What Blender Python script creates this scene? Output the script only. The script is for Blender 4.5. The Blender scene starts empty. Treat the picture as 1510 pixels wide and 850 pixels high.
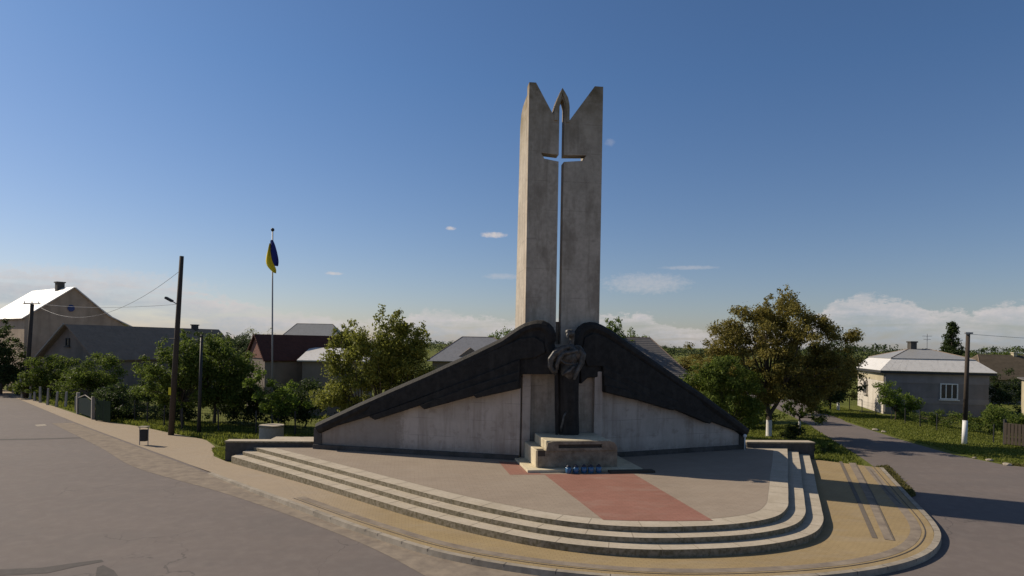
import bpy, bmesh, math, random
import numpy as np
import zlib
from mathutils import Vector, Matrix
from mathutils.geometry import tessellate_polygon

R = math.radians
random.seed(7)
rng = np.random.default_rng(7)
sc = bpy.context.scene
col = sc.collection

# ------------------------------------------------------------------ camera, sky, sun, exposure
F, CH, H0 = 966.0, 5.5, 508.0          # focal length in photo pixels, eye height, horizon row
ROLL = math.atan(0.0171)
cd = bpy.data.cameras.new("camera"); cam = bpy.data.objects.new("camera", cd); col.objects.link(cam)
cam.location = (0, 0, CH)
cam.rotation_euler = (Matrix.Rotation(R(90), 3, 'X') @ Matrix.Rotation(ROLL, 3, 'Z')).to_euler()
cd.sensor_width = 36; cd.lens = 36 * F / 1510
cd.shift_y = (H0 - 425) / 1510
cd.clip_end = 6000
sc.camera = cam

SUN_AZ, SUN_EL = R(-66.5), R(36)         # azimuth clockwise from +Y
S = Vector((math.sin(SUN_AZ) * math.cos(SUN_EL), math.cos(SUN_AZ) * math.cos(SUN_EL), math.sin(SUN_EL)))
sl = bpy.data.lights.new("sun", 'SUN'); so = bpy.data.objects.new("sun", sl); col.objects.link(so)
sl.energy = 4.8; sl.angle = R(0.5); sl.color = (1.0, 0.87, 0.69)
so.rotation_euler = S.to_track_quat('Z', 'Y').to_euler()
so.location = (-30, 10, 40)
SKY_STRENGTH = 0.075
vs = sc.view_settings
vs.view_transform = 'Standard'; vs.look = 'None'; vs.gamma = 1; vs.exposure = 0.0; vs.use_curve_mapping = False


class NT:
    """tiny helper to write node trees"""
    def __init__(s, tree): s.t = tree; s.n = tree.nodes; s.l = tree.links
    def new(s, kind, **kw):
        n = s.n.new(kind)
        for k, v in kw.items(): setattr(n, k, v)
        return n
    def set(s, sock, v):
        if hasattr(v, 'is_output') or isinstance(v, bpy.types.NodeSocket): s.l.new(v, sock)
        else: sock.default_value = v
    def math(s, op, a, b=None, c=None, clamp=False):
        n = s.new('ShaderNodeMath', operation=op); n.use_clamp = clamp
        for i, v in enumerate((a, b, c)):
            if v is not None: s.set(n.inputs[i], v)
        return n.outputs[0]
    def mix(s, f, a, b, mode='MIX'):
        n = s.new('ShaderNodeMix', data_type='RGBA', blend_type=mode)
        s.set(n.inputs[0], f); s.set(n.inputs[6], a); s.set(n.inputs[7], b)
        return n.outputs[2]
    def ramp(s, f, stops, interp='LINEAR'):
        n = s.new('ShaderNodeValToRGB'); cr = n.color_ramp; cr.interpolation = interp
        while len(cr.elements) < len(stops): cr.elements.new(0.5)
        for e, (p, c) in zip(cr.elements, stops):
            e.position = p
            e.color = (c, c, c, 1) if isinstance(c, (int, float)) else (*c[:3], 1)
        s.set(n.inputs[0], f)
        return n.outputs[0]
    def noise(s, vec, scale, detail=4, rough=0.55, dist=0.0):
        n = s.new('ShaderNodeTexNoise'); n.inputs['Scale'].default_value = scale
        n.inputs['Detail'].default_value = detail; n.inputs['Roughness'].default_value = rough
        n.inputs['Distortion'].default_value = dist
        if vec is not None: s.l.new(vec, n.inputs['Vector'])
        return n.outputs['Fac']
    def mapping(s, vec, scale=(1, 1, 1), rot=(0, 0, 0), loc=(0, 0, 0)):
        n = s.new('ShaderNodeMapping'); n.inputs['Scale'].default_value = scale
        n.inputs['Rotation'].default_value = rot; n.inputs['Location'].default_value = loc
        s.l.new(vec, n.inputs['Vector']); return n.outputs[0]


w = bpy.data.worlds.new("World"); sc.world = w; w.use_nodes = True
def build_world():
    t = NT(w.node_tree); t.n.clear()
    out = t.new('ShaderNodeOutputWorld'); bg = t.new('ShaderNodeBackground')
    bg.inputs['Strength'].default_value = SKY_STRENGTH
    sky = t.new('ShaderNodeTexSky', sky_type='NISHITA')
    sky.sun_disc = False; sky.sun_elevation = SUN_EL; sky.sun_rotation = SUN_AZ % (2 * math.pi)
    sky.altitude = 200; sky.air_density = 1.0; sky.dust_density = 0.6; sky.ozone_density = 3.0
    tc = t.new('ShaderNodeTexCoord'); sep = t.new('ShaderNodeSeparateXYZ')
    t.l.new(tc.outputs['Generated'], sep.inputs[0])
    x, y, z = sep.outputs
    az = t.math('MULTIPLY', t.math('ARCTAN2', x, y), 57.29578)        # degrees, 0 = straight ahead
    el = t.math('MULTIPLY', t.math('ARCSINE', z), 57.29578)
    cv = t.new('ShaderNodeCombineXYZ'); t.l.new(az, cv.inputs[0]); t.l.new(el, cv.inputs[1])
    vec = cv.outputs[0]
    # cloud bank: its top (degrees / 8) along the azimuth
    prof = [(-60, 3.5), (-45, 4.6), (-38, 4.9), (-30, 4.7), (-25, 3.6), (-20, 2.7), (-17, 2.2), (-10, 1.9), (-7.5, 3.1),
            (-5, 2.7), (-1, 2.2), (4, 2.4), (8, 3.0), (11, 2.9), (14, 2.0), (17, 1.4), (21, 1.6), (24, 1.9), (26.2, 3.9), (28, 4.4),
            (31, 3.9), (33.0, 3.1), (35, 3.0), (37, 3.6), (41, 3.3), (48, 2.4), (60, 2.0)]
    f = t.math('DIVIDE', t.math('ADD', az, 60), 120, clamp=True)
    top = t.math('MULTIPLY', t.ramp(f, [((a + 60) / 120, v / 8) for a, v in prof]), 8)
    n1 = t.noise(t.mapping(vec, (0.75, 1.3, 1)), 1.0, 8, 0.66)
    n2 = t.noise(t.mapping(vec, (0.12, 0.9, 1), loc=(3, 7, 0)), 1.0, 5, 0.6, 0.6)
    n3 = t.noise(t.mapping(vec, (2.2, 3.4, 1), loc=(9, 2, 0)), 1.0, 5, 0.6)
    edge = t.math('SUBTRACT', t.math('ADD', top, t.math('MULTIPLY', t.math('SUBTRACT', n1, 0.5), 3.2)), el)
    m = t.math('MULTIPLY', t.math('DIVIDE', edge, 0.42, clamp=True), t.ramp(n2, [(0.32, 0.12), (0.60, 0.95)]))
    m = t.math('MULTIPLY', m, t.ramp(t.math('DIVIDE', edge, 4.5, clamp=True), [(0.0, 1.0), (0.35, 0.85), (1.0, 0.42)]))
    m = t.math('MULTIPLY', m, t.ramp(n3, [(0.25, 0.72), (0.6, 1.0)]))
    m = t.math('MULTIPLY', m, t.math('DIVIDE', t.math('ADD', el, 2), 2.2, clamp=True))
    # thin streaks and wisps at their own bearings
    def wisp(a0, e0, sa, se, k):
        da = t.math('DIVIDE', t.math('SUBTRACT', az, a0), sa); de = t.math('DIVIDE', t.math('SUBTRACT', el, e0), se)
        r2 = t.math('ADD', t.math('MULTIPLY', da, da), t.math('MULTIPLY', de, de))
        r2 = t.math('ADD', r2, t.math('MULTIPLY', t.math('SUBTRACT', n3, 0.5), 1.8))
        return t.math('MULTIPLY', t.math('SUBTRACT', 1.0, r2, clamp=True), k)
    for a in ((-5.5, 9.9, .5, .18, .75), (-1.8, 9.45, 1.25, .28, .85), (-15.3, 5.7, .9, .16, .7), (8.2, 17.1, .5, .35, .16),
              (11.5, 5.4, 4.0, 1.0, .36), (15.0, 6.7, 2.6, .2, .3), (-1.0, 5.9, 1.8, .3, .28), (-33, 4.0, 9, 1.3, .45)):
        m = t.math('MAXIMUM', m, wisp(*a))
    lit = t.math('MULTIPLY', t.math('DIVIDE', edge, 2.6, clamp=True), 1.0)
    ccol = t.ramp(lit, [(0.0, (8.6, 7.9, 7.7)), (0.35, (7.4, 7.1, 7.3)), (1.0, (4.8, 5.6, 6.6))])
    tint = t.mix(t.math('DIVIDE', el, 22, clamp=True), SKY_LOW, SKY_TINT)
    tint = t.mix(t.math('DIVIDE', t.math('SUBTRACT', el, 30), 25, clamp=True), tint, SKY_HIGH)  # unseen upper sky tinted warm, added to lift and warm the shade
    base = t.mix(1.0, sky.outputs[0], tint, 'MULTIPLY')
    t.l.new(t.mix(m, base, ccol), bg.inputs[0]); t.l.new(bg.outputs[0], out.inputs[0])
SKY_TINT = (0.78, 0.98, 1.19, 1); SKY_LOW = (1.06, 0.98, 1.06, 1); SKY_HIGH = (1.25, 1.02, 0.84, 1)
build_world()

# ------------------------------------------------------------------ from a place in the survey photo to a place on the ground
CR, SR = math.cos(ROLL), math.sin(ROLL)
def ray(px, py):
    a, b = px - 755, -(py - H0)
    return (a * CR - b * SR) / F, (a * SR + b * CR) / F
def G(px, py, z=0.0):
    x, y = ray(px, py); d = (z - CH) / y
    return (x * d, d)
def P(px, py, d):
    x, y = ray(px, py); return Vector((x * d, d, CH + y * d))
def PL(px, py, A, B):
    """distance along A->B and height where the sight line meets the vertical plane through A, B"""
    x, y = ray(px, py); ax, ay = A; dx, dy = B[0] - ax, B[1] - ay; L = math.hypot(dx, dy); dx /= L; dy /= L
    s = (x * ay - ax) / (dx - x * dy); d = ay + s * dy
    return (s, CH + y * d)

# ------------------------------------------------------------------ object helpers
def tag(o, label=None, cat=None, group=None, kind=None):
    for k, v in (('label', label), ('category', cat), ('group', group), ('kind', kind)):
        if v: o[k] = v
    return o
def empty(name, loc, label, cat, group=None):
    o = bpy.data.objects.new(name, None); col.objects.link(o); o.location = loc; o.empty_display_size = .3
    return tag(o, label, cat, group)
def link(name, me, mat, parent=None, smooth=False):
    o = bpy.data.objects.new(name, me); col.objects.link(o)
    for m in (mat if isinstance(mat, (list, tuple)) else [mat]): me.materials.append(m)
    if smooth: me.polygons.foreach_set('use_smooth', [True] * len(me.polygons))
    if parent:
        o.parent = parent
        q = parent; off = Vector((0, 0, 0))
        while q: off += q.location; q = q.parent
        me.transform(Matrix.Translation(-off))
    return o
def obj(name, bm, mat, parent=None, smooth=False, bevel=0):
    bmesh.ops.remove_doubles(bm, verts=bm.verts, dist=1e-5)
    bmesh.ops.recalc_face_normals(bm, faces=bm.faces)
    me = bpy.data.meshes.new(name); bm.to_mesh(me); bm.free()
    o = link(name, me, mat, parent, smooth)
    if bevel:
        b = o.modifiers.new('bevel', 'BEVEL'); b.width = bevel; b.segments = 2; b.limit_method = 'ANGLE'; b.angle_limit = R(40)
    return o
def put_origin(o, loc):
    loc = Vector(loc); o.data.transform(Matrix.Translation(-loc)); o.location = loc; return o
def box(bm, c, s, rz=0.0, M=None):
    r = bmesh.ops.create_cube(bm, size=1.0)
    T = Matrix.Translation(c) @ Matrix.Rotation(rz, 4, 'Z') @ Matrix.Diagonal((*s, 1))
    if M: T = M @ T
    bmesh.ops.transform(bm, matrix=T, verts=r['verts']); return r['verts']
def tube(bm, pts, rad, seg=8, cap=True):
    pts = [Vector(p) for p in pts]
    if not isinstance(rad, (list, tuple)): rad = [rad] * len(pts)
    rings = []
    for i, p in enumerate(pts):
        d = (pts[min(i + 1, len(pts) - 1)] - pts[max(i - 1, 0)]).normalized()
        a = d.orthogonal().normalized() if i == 0 else (prev - d * prev.dot(d)).normalized()
        prev = a; b = d.cross(a)
        rings.append([bm.verts.new(p + (a * math.cos(2 * math.pi * k / seg) + b * math.sin(2 * math.pi * k / seg)) * rad[i]) for k in range(seg)])
    for r0, r1 in zip(rings, rings[1:]):
        for k in range(seg): bm.faces.new((r0[k], r0[(k + 1) % seg], r1[(k + 1) % seg], r1[k]))
    if cap: bm.faces.new(rings[0][::-1]); bm.faces.new(rings[-1])
def prism(bm, outer, holes, fn, v0, v1):
    """a flat outline (s, z) with holes, given depth v0..v1 by fn(s, z, v)"""
    loops = [outer] + list(holes)
    flat = [p for l in loops for p in l]
    tris = tessellate_polygon([[Vector((a, b, 0)) for a, b in l] for l in loops])
    A = [bm.verts.new(fn(a, b, v0)) for a, b in flat]; B = [bm.verts.new(fn(a, b, v1)) for a, b in flat]
    for t in tris:
        bm.faces.new([A[i] for i in t]); bm.faces.new([B[i] for i in t[::-1]])
    k = 0
    for l in loops:
        n = len(l)
        for i in range(n):
            j = (i + 1) % n
            bm.faces.new((A[k + i], A[k + j], B[k + j], B[k + i]))
        k += n
def flat_poly(bm, pts, z):
    vs_ = [bm.verts.new((p[0], p[1], z if not callable(z) else z(p))) for p in pts]
    for t in tessellate_polygon([[Vector((p[0], p[1], 0)) for p in pts]]): bm.faces.new([vs_[i] for i in t])
def slab(bm, pts, z0, z1):
    prism(bm, pts, [], lambda a, b, v: (a, b, v), z0, z1)
def smooth_line(pts, n=8):
    pts = [Vector((p[0], p[1])) for p in pts]; out = []
    for i in range(len(pts) - 1):
        p0 = pts[i - 1] if i else pts[0] * 2 - pts[1]; p1, p2 = pts[i], pts[i + 1]
        p3 = pts[i + 2] if i + 2 < len(pts) else p2 * 2 - p1
        t0 = 0; t1 = (p1 - p0).length ** .5; t2 = t1 + (p2 - p1).length ** .5; t3 = t2 + (p3 - p2).length ** .5
        for k in range(n):
            t = t1 + (t2 - t1) * k / n
            a1 = p0 * ((t1 - t) / (t1 - t0)) + p1 * ((t - t0) / (t1 - t0)); a2 = p1 * ((t2 - t) / (t2 - t1)) + p2 * ((t - t1) / (t2 - t1))
            a3 = p2 * ((t3 - t) / (t3 - t2)) + p3 * ((t - t2) / (t3 - t2))
            b1 = a1 * ((t2 - t) / (t2 - t0)) + a2 * ((t - t0) / (t2 - t0)); b2 = a2 * ((t3 - t) / (t3 - t1)) + a3 * ((t - t1) / (t3 - t1))
            out.append(b1 * ((t2 - t) / (t2 - t1)) + b2 * ((t - t1) / (t2 - t1)))
    out.append(pts[-1]); return [(p.x, p.y) for p in out]
def offset_line(pts, d):
    """d > 0: to the right of the walking direction"""
    out = []
    for i, p in enumerate(pts):
        a, b = pts[max(i - 1, 0)], pts[min(i + 1, len(pts) - 1)]
        t = Vector((b[0] - a[0], b[1] - a[1])).normalized()
        out.append((p[0] + t.y * d, p[1] - t.x * d))
    return out
def resample(pts, n):
    acc = [0]
    for a, b in zip(pts, pts[1:]): acc.append(acc[-1] + math.dist(a, b))
    xs = np.linspace(0, acc[-1], n)
    return list(zip(np.interp(xs, acc, [p[0] for p in pts]), np.interp(xs, acc, [p[1] for p in pts])))
def ribbon(bm, L, Rr, zl, zr):
    a = [bm.verts.new((p[0], p[1], zl if not callable(zl) else zl(p))) for p in L]
    b = [bm.verts.new((p[0], p[1], zr if not callable(zr) else zr(p))) for p in Rr]
    for i in range(len(L) - 1): bm.faces.new((a[i], a[i + 1], b[i + 1], b[i]))

def joints(bm, L, z, zlow, depth, step, mi=1):
    """dark open joints between the stone blocks, as faces of the step they belong to"""
    acc = 0; nxt = step * .6
    for i in range(1, len(L) - 1):
        acc += math.dist(L[i - 1], L[i])
        if acc < nxt: continue
        nxt += step * rng.uniform(.85, 1.15)
        t_ = Vector((L[i + 1][0] - L[i - 1][0], L[i + 1][1] - L[i - 1][1], 0)).normalized(); n_ = Vector((t_.y, -t_.x, 0)); p = Vector((*L[i], 0)); h_ = .009
        a = p - n_ * depth; b_ = p + n_ * .003; up = Vector((0, 0, z + .003)); lo = Vector((0, 0, zlow))
        for quad in ((a - t_ * h_ + up, a + t_ * h_ + up, b_ + t_ * h_ + up, b_ - t_ * h_ + up), (b_ - t_ * h_ + up, b_ + t_ * h_ + up, b_ + t_ * h_ + lo, b_ - t_ * h_ + lo)):
            bm.faces.new([bm.verts.new(q) for q in quad]).material_index = mi

# ------------------------------------------------------------------ materials
def mat(name, build, rough=0.8, metal=0.0, spec=0.3):
    m = bpy.data.materials.new(name); m.use_nodes = True
    t = NT(m.node_tree); b = t.n['Principled BSDF']
    b.inputs['Roughness'].default_value = rough; b.inputs['Metallic'].default_value = metal
    b.inputs['Specular IOR Level'].default_value = spec
    tc = t.new('ShaderNodeTexCoord'); t.obj = tc.outputs['Object']; t.b = b
    t.pos = t.new('ShaderNodeNewGeometry').outputs['Position']
    c = build(t)
    if c is not None: t.set(b.inputs['Base Color'], c)
    return m
def bump(t, h, dist=0.02, strength=0.4):
    n = t.new('ShaderNodeBump'); n.inputs['Strength'].default_value = strength; n.inputs['Distance'].default_value = dist
    t.l.new(h, n.inputs['Height']); t.l.new(n.outputs[0], t.b.inputs['Normal'])
def C(r, g=None, b=None): return (r, r if g is None else g, r if b is None else b, 1)

def concrete(name, base, dark, stain=(.05, .045, .035), lichen=None, boards=False, streaks=1.0, top_z=None):
    def f(t):
        n = t.noise(t.pos, .9, 6, .62); n2 = t.noise(t.pos, 6, 5, .6); n3 = t.noise(t.pos, 60, 2)
        c = t.mix(t.ramp(n, [(.32, 0), (.68, 1)]), C(*dark), C(*base))
        c = t.mix(t.math('MULTIPLY', t.ramp(n2, [(.35, 1), (.6, 0)]), .35), c, C(*[v * .6 for v in dark]))
        st = t.noise(t.mapping(t.pos, (3.2, 3.2, .16)), 1.0, 5, .6)       # run-off streaks
        c = t.mix(t.math('MULTIPLY', t.ramp(st, [(.52, 0), (.70, 1)]), .5 * streaks), c, C(*stain))
        pt = t.noise(t.mapping(t.pos, (1, 1, .7)), .55, 3, .5)
        bl = t.noise(t.mapping(t.pos, (1.2, 1.2, .45), loc=(4, 1, 2)), 1.0, 6, .68)
        c = t.mix(t.math('MULTIPLY', t.ramp(bl, [(.50, 0), (.62, 1)]), .5 * streaks), c, C(*[v * 1.1 for v in stain]))
        c = t.mix(t.math('MULTIPLY', t.ramp(pt, [(.56, 0), (.60, 1)]), .16), c, C(*[v * 1.3 for v in base]))
        h = n3
        if boards:
            sp = t.new('ShaderNodeSeparateXYZ'); t.l.new(t.pos, sp.inputs[0])
            fr = t.math('FRACT', t.math('DIVIDE', sp.outputs[2], 1.25))
            ln = t.math('LESS_THAN', fr, .022)
            br = t.noise(t.pos, 1.6, 2)
            c = t.mix(t.math('MULTIPLY', ln, t.ramp(br, [(.42, 0), (.6, .5)])), c, C(*[v * .5 for v in dark]))
        if lichen:
            sp = t.new('ShaderNodeSeparateXYZ'); t.l.new(t.pos, sp.inputs[0])
            k = t.math('MULTIPLY', t.math('DIVIDE', t.math('SUBTRACT', sp.outputs[2], top_z - 3.2), 3.2, clamp=True), .9)
            k = t.math('MULTIPLY', k, t.ramp(t.noise(t.pos, 1.8, 5, .65), [(.36, .25), (.58, 1)]))
            c = t.mix(k, c, C(*lichen))
        bump(t, t.math('ADD', t.math('MULTIPLY', n2, .6), t.math('MULTIPLY', h, .3)), .02, .35)
        return c
    return mat(name, f, .9, 0, .2)
def plain(name, c, var=.25, scale=3, rough=.75, metal=0, spec=.3, bmp=0):
    def f(t):
        n = t.noise(t.pos, scale, 5, .6)
        if bmp: bump(t, n, .03, bmp)
        return t.mix(n, C(*[v * (1 - var) for v in c]), C(*[min(1, v * (1 + var)) for v in c]))
    return mat(name, f, rough, metal, spec)

M = {}
M['tower'] = concrete('weathered_concrete', (.56, .48, .39), (.42, .36, .29), stain=(.19, .155, .115), boards=True, lichen=(.13, .095, .045), top_z=16.9)
M['fin'] = concrete('pale_concrete', (.52, .46, .38), (.40, .35, .29), boards=True, lichen=(.16, .115, .04), top_z=16.6, streaks=.5)
def wallmat(t):
    n = t.noise(t.pos, .8, 6, .6); n2 = t.noise(t.pos, 7, 5, .6)
    c = t.mix(t.ramp(n, [(.35, 0), (.65, 1)]), C(.42, .36, .305), C(.53, .46, .395))
    mp = t.new('ShaderNodeTexBrick'); t.l.new(t.mapping(t.pos, (1, 1, 1), (R(90), 0, 0)), mp.inputs['Vector'])
    mp.inputs['Scale'].default_value = 1; mp.inputs['Brick Width'].default_value = 1.6; mp.inputs['Row Height'].default_value = .75
    mp.inputs['Mortar Size'].default_value = .012; mp.offset = .5
    c = t.mix(t.math('MULTIPLY', mp.outputs['Fac'], t.ramp(t.noise(t.pos, 1.1, 2), [(.42, 0), (.62, .55)])), c, C(.22, .195, .17))
    sp = t.new('ShaderNodeSeparateXYZ'); t.l.new(t.pos, sp.inputs[0])
    old = t.math('DIVIDE', t.math('SUBTRACT', t.math('ADD', -4.6, t.math('MULTIPLY', t.math('SUBTRACT', n2, .5), 1.2)), sp.outputs[0]), .35, clamp=True)
    c = t.mix(t.math('MULTIPLY', old, .5), c, C(.20, .165, .13))      # older brown render on the outer bay
    blot = t.noise(t.pos, 2.1, 5, .65, .4)
    c = t.mix(t.math('MULTIPLY', t.ramp(blot, [(.55, 0), (.66, 1)]), .4), c, C(.24, .19, .15))
    low = t.math('SUBTRACT', 1.0, t.math('DIVIDE', t.math('SUBTRACT', sp.outputs[2], .6), .75, clamp=True))
    c = t.mix(t.math('MULTIPLY', low, t.ramp(n2, [(.3, .3), (.6, .9)])), c, C(.17, .16, .145))      # splash dirt at the foot
    st = t.noise(t.mapping(t.pos, (2.4, 2.4, .2)), 1.0, 5, .6)
    c = t.mix(t.math('MULTIPLY', t.ramp(st, [(.48, 0), (.66, 1)]), .5), c, C(.22, .17, .13))
    bump(t, n2, .02, .3); return c
M['wall'] = mat('plastered_wall', wallmat, .9, 0, .2)
M['plinth'] = concrete('dark_plinth', (.12, .11, .10), (.07, .065, .06))
def bronze(t):
    n = t.noise(t.pos, 4, 6, .65); st = t.noise(t.mapping(t.pos, (3, 3, .5)), 1.0, 4)
    c = t.mix(t.ramp(n, [(.35, 0), (.7, 1)]), C(.017, .0155, .014), C(.036, .033, .030))
    bump(t, t.noise(t.pos, 14, 4, .6), .03, .45); return t.mix(t.ramp(st, [(.55, 0), (.75, .4)]), c, C(.06, .055, .048))
M['bronze'] = mat('blackened_bronze', bronze, .7, .0, .2)
M['bronze_grey'] = mat('worn_bronze', lambda t: (bump(t, t.noise(t.pos, 12, 4), .03, .4), t.mix(t.ramp(t.noise(t.pos, 5, 5, .6), [(.4, 0), (.65, 1)]), C(.035, .033, .03), C(.11, .105, .095)))[1], .5, 0, .45)
def stepmat(t):
    n = t.noise(t.pos, 1.3, 6, .6); n2 = t.noise(t.pos, 9, 5, .6); n3 = t.noise(t.pos, 45, 3)
    c = t.mix(t.ramp(n, [(.32, 0), (.66, 1)]), C(.41, .355, .275), C(.49, .43, .345))
    c = t.mix(t.math('MULTIPLY', t.ramp(n2, [(.34, 1), (.5, 0)]), .3), c, C(.27, .23, .175))
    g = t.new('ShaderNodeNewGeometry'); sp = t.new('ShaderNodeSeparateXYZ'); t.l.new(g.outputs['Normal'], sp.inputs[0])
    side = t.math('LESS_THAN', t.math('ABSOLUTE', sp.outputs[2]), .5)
    c = t.mix(t.math('MULTIPLY', side, t.ramp(n2, [(.36, .45), (.6, .95)])), c, C(.135, .115, .068))   # upright faces browner and darker, unevenly
    bump(t, t.math('ADD', n3, n2), .012, .4); return c
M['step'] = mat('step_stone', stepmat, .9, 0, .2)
def paving(name, a, b, grout, size, dusty=None):
    def f(t):
        n = t.noise(t.pos, .7, 5, .6); n2 = t.noise(t.pos, 14, 4, .6)
        c = t.mix(t.ramp(n, [(.3, 0), (.7, 1)]), C(*a), C(*b))
        if dusty:      # the far stretch is trodden and covered in pale dust
            sp = t.new('ShaderNodeSeparateXYZ'); t.l.new(t.pos, sp.inputs[0])
            k = t.math('DIVIDE', t.math('SUBTRACT', t.math('ADD', -4.0, t.math('MULTIPLY', n, 3.0)), sp.outputs[0]), 5.0, clamp=True)
            c = t.mix(t.math('MULTIPLY', k, .85), c, C(*dusty))
        c = t.mix(t.math('MULTIPLY', n2, .35), c, C(*[v * .7 for v in a]))
        br = t.new('ShaderNodeTexBrick'); t.l.new(t.mapping(t.pos, (1, 1, 1), (0, 0, R(-9))), br.inputs['Vector'])
        br.inputs['Scale'].default_value = 1; br.inputs['Brick Width'].default_value = size; br.inputs['Row Height'].default_value = size / 2
        br.inputs['Mortar Size'].default_value = .006; br.inputs['Color1'].default_value = C(.9); br.inputs['Color2'].default_value = C(1.0); br.inputs['Mortar'].default_value = C(grout)
        c = t.mix(.8, c, br.outputs['Color'], 'MULTIPLY')
        wear = t.noise(t.mapping(t.pos, (.5, 1.3, 1)), 1.3, 6, .65)
        c = t.mix(t.math('MULTIPLY', t.ramp(wear, [(.5, 0), (.66, 1)]), .22), c, C(.33, .285, .235))
        bump(t, n2, .008, .3); return c
    return mat(name, f, .88, 0, .25)
M['paving'] = paving('grey_paving', (.31, .25, .195), (.365, .30, .235), .6, .3)
M['redpave'] = paving('red_paving', (.28, .135, .10), (.335, .165, .125), .6, .3)
M['border'] = M['step']
M['tan'] = paving('tan_paving', (.325, .24, .125), (.40, .30, .16), .55, .2, (.40, .325, .25))
M['kerb'] = concrete('kerb_stone', (.42, .37, .30), (.27, .235, .19), streaks=.3)
def asphalt(t):
    n = t.noise(t.pos, .16, 5, .6); n2 = t.noise(t.mapping(t.pos, (1, 1, 1), (0, 0, R(-46))), 2.5, 5, .6); n3 = t.noise(t.pos, 90, 2)
    stretch = t.noise(t.mapping(t.pos, (.1, .9, 1), (0, 0, R(44))), 1, 4, .55)
    c = t.mix(t.ramp(n, [(.3, 0), (.7, 1)]), C(.125, .102, .092), C(.158, .130, .117))
    c = t.mix(t.math('MULTIPLY', t.ramp(stretch, [(.35, 1), (.6, 0)]), .4), c, C(.115, .097, .092))
    c = t.mix(t.math('MULTIPLY', t.ramp(n2, [(.45, 0), (.7, 1)]), .3), c, C(.22, .19, .17))
    v = t.new('ShaderNodeTexVoronoi', feature='DISTANCE_TO_EDGE'); v.inputs['Scale'].default_value = .23
    wv = t.new('ShaderNodeVectorMath', operation='ADD')
    nn = t.new('ShaderNodeTexNoise'); nn.inputs['Scale'].default_value = .8; nn.inputs['Detail'].default_value = 5; t.l.new(t.pos, nn.inputs['Vector'])
    t.l.new(t.mapping(t.pos, (1, .55, 1), (0, 0, R(40))), wv.inputs[0]); t.l.new(nn.outputs['Color'], wv.inputs[1]); t.l.new(wv.outputs[0], v.inputs['Vector'])
    crack = t.math('LESS_THAN', v.outputs['Distance'], .0028)
    crack = t.math('MULTIPLY', crack, t.ramp(t.noise(t.pos, .22, 3), [(.46, 0), (.56, .6)]))
    old = t.noise(t.mapping(t.pos, (.35, .35, 1), (0, 0, R(45))), 1.0, 3, .4, .8)
    c = t.mix(t.math('MULTIPLY', t.ramp(old, [(.54, 0), (.565, 1)]), .3), c, C(.125, .108, .10))    # relaid areas
    sp_ = t.noise(t.pos, .9, 6, .7)
    c = t.mix(t.math('MULTIPLY', t.ramp(sp_, [(.58, 0), (.68, 1)]), .35), c, C(.105, .092, .087))
    c = t.mix(crack, c, C(.05, .045, .045))
    c = t.mix(t.math('MULTIPLY', n3, .25), c, C(.26, .23, .21))
    bump(t, n3, .01, .35); return c
M['asphalt'] = mat('old_asphalt', asphalt, .85, 0, .3)
M['tar'] = plain('tar_patch', (.082, .072, .067), .4, 6, .85)
M['seam'] = plain('seam_stone', (.15, .125, .10), .3, 7, .9)
M['joint'] = plain('mortar_joint', (.25, .21, .16), .3, 7, .95)
M['dust'] = mat('dusty_gutter', lambda t: t.mix(t.ramp(t.noise(t.pos, 2.2, 6, .65), [(.3, 0), (.68, 1)]), C(.18, .15, .125), C(.30, .25, .195)), .95, 0, .1)
def grassmat(t):
    n = t.noise(t.pos, .25, 5, .6); n2 = t.noise(t.pos, 5, 6, .7)
    c = t.mix(t.ramp(n, [(.3, 0), (.7, 1)]), C(.105, .122, .024), (.165, .178, .04, 1))
    c = t.mix(t.math('MULTIPLY', t.ramp(n2, [(.35, 1), (.6, 0)]), .6), c, C(.05, .06, .014))
    bump(t, n2, .1, .7); return c
M['grass'] = mat('grass', grassmat, .95, 0, .1)
M['dirt'] = plain('trodden_verge', (.27, .22, .17), .3, 2, .95)
def leafmat(name, lo, mid, hi):
    def f(t):
        g = t.new('ShaderNodeNewGeometry')
        return t.ramp(g.outputs['Random Per Island'], [(0, lo), (.55, mid), (1, hi)])
    m = mat(name, f, .6, 0, .25)
    t = NT(m.node_tree); b = t.n['Principled BSDF']; o = t.n['Material Output']
    tr = t.new('ShaderNodeBsdfTranslucent'); mx = t.new('ShaderNodeMixShader'); mx.inputs[0].default_value = .5
    t.l.new(b.inputs['Base Color'].links[0].from_socket, tr.inputs[0])
    t.l.new(b.outputs[0], mx.inputs[1]); t.l.new(tr.outputs[0], mx.inputs[2]); t.l.new(mx.outputs[0], o.inputs[0])
    return m
M['leaf_walnut'] = leafmat('leaf_walnut', (0.145, 0.122, 0.028), (0.225, 0.19, 0.045), (0.3, 0.26, 0.065))
M['leaf_olive'] = leafmat('leaf_olive', (0.13, 0.145, 0.026), (0.21, 0.225, 0.044), (0.29, 0.3, 0.065))
M['leaf_green'] = leafmat('leaf_green', (0.07, 0.1, 0.017), (0.115, 0.16, 0.028), (0.175, 0.22, 0.043))
M['leaf_bright'] = leafmat('leaf_bright', (0.085, 0.13, 0.02), (0.14, 0.2, 0.03), (0.2, 0.27, 0.045))
M['leaf_dark'] = leafmat('leaf_dark', (0.03, 0.048, 0.014), (0.05, 0.074, 0.021), (0.075, 0.105, 0.03))
M['leaf_far'] = leafmat('leaf_far', (0.04, 0.06, 0.026), (0.06, 0.085, 0.034), (0.08, 0.105, 0.045))
M['bark'] = plain('bark', (.085, .068, .052), .45, 9, .95, bmp=.8)
M['lime'] = plain('limewash', (.62, .60, .56), .15, 8, .9)
M['wood'] = plain('tarred_wood', (.062, .048, .038), .35, 10, .85, bmp=.3)
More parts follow.
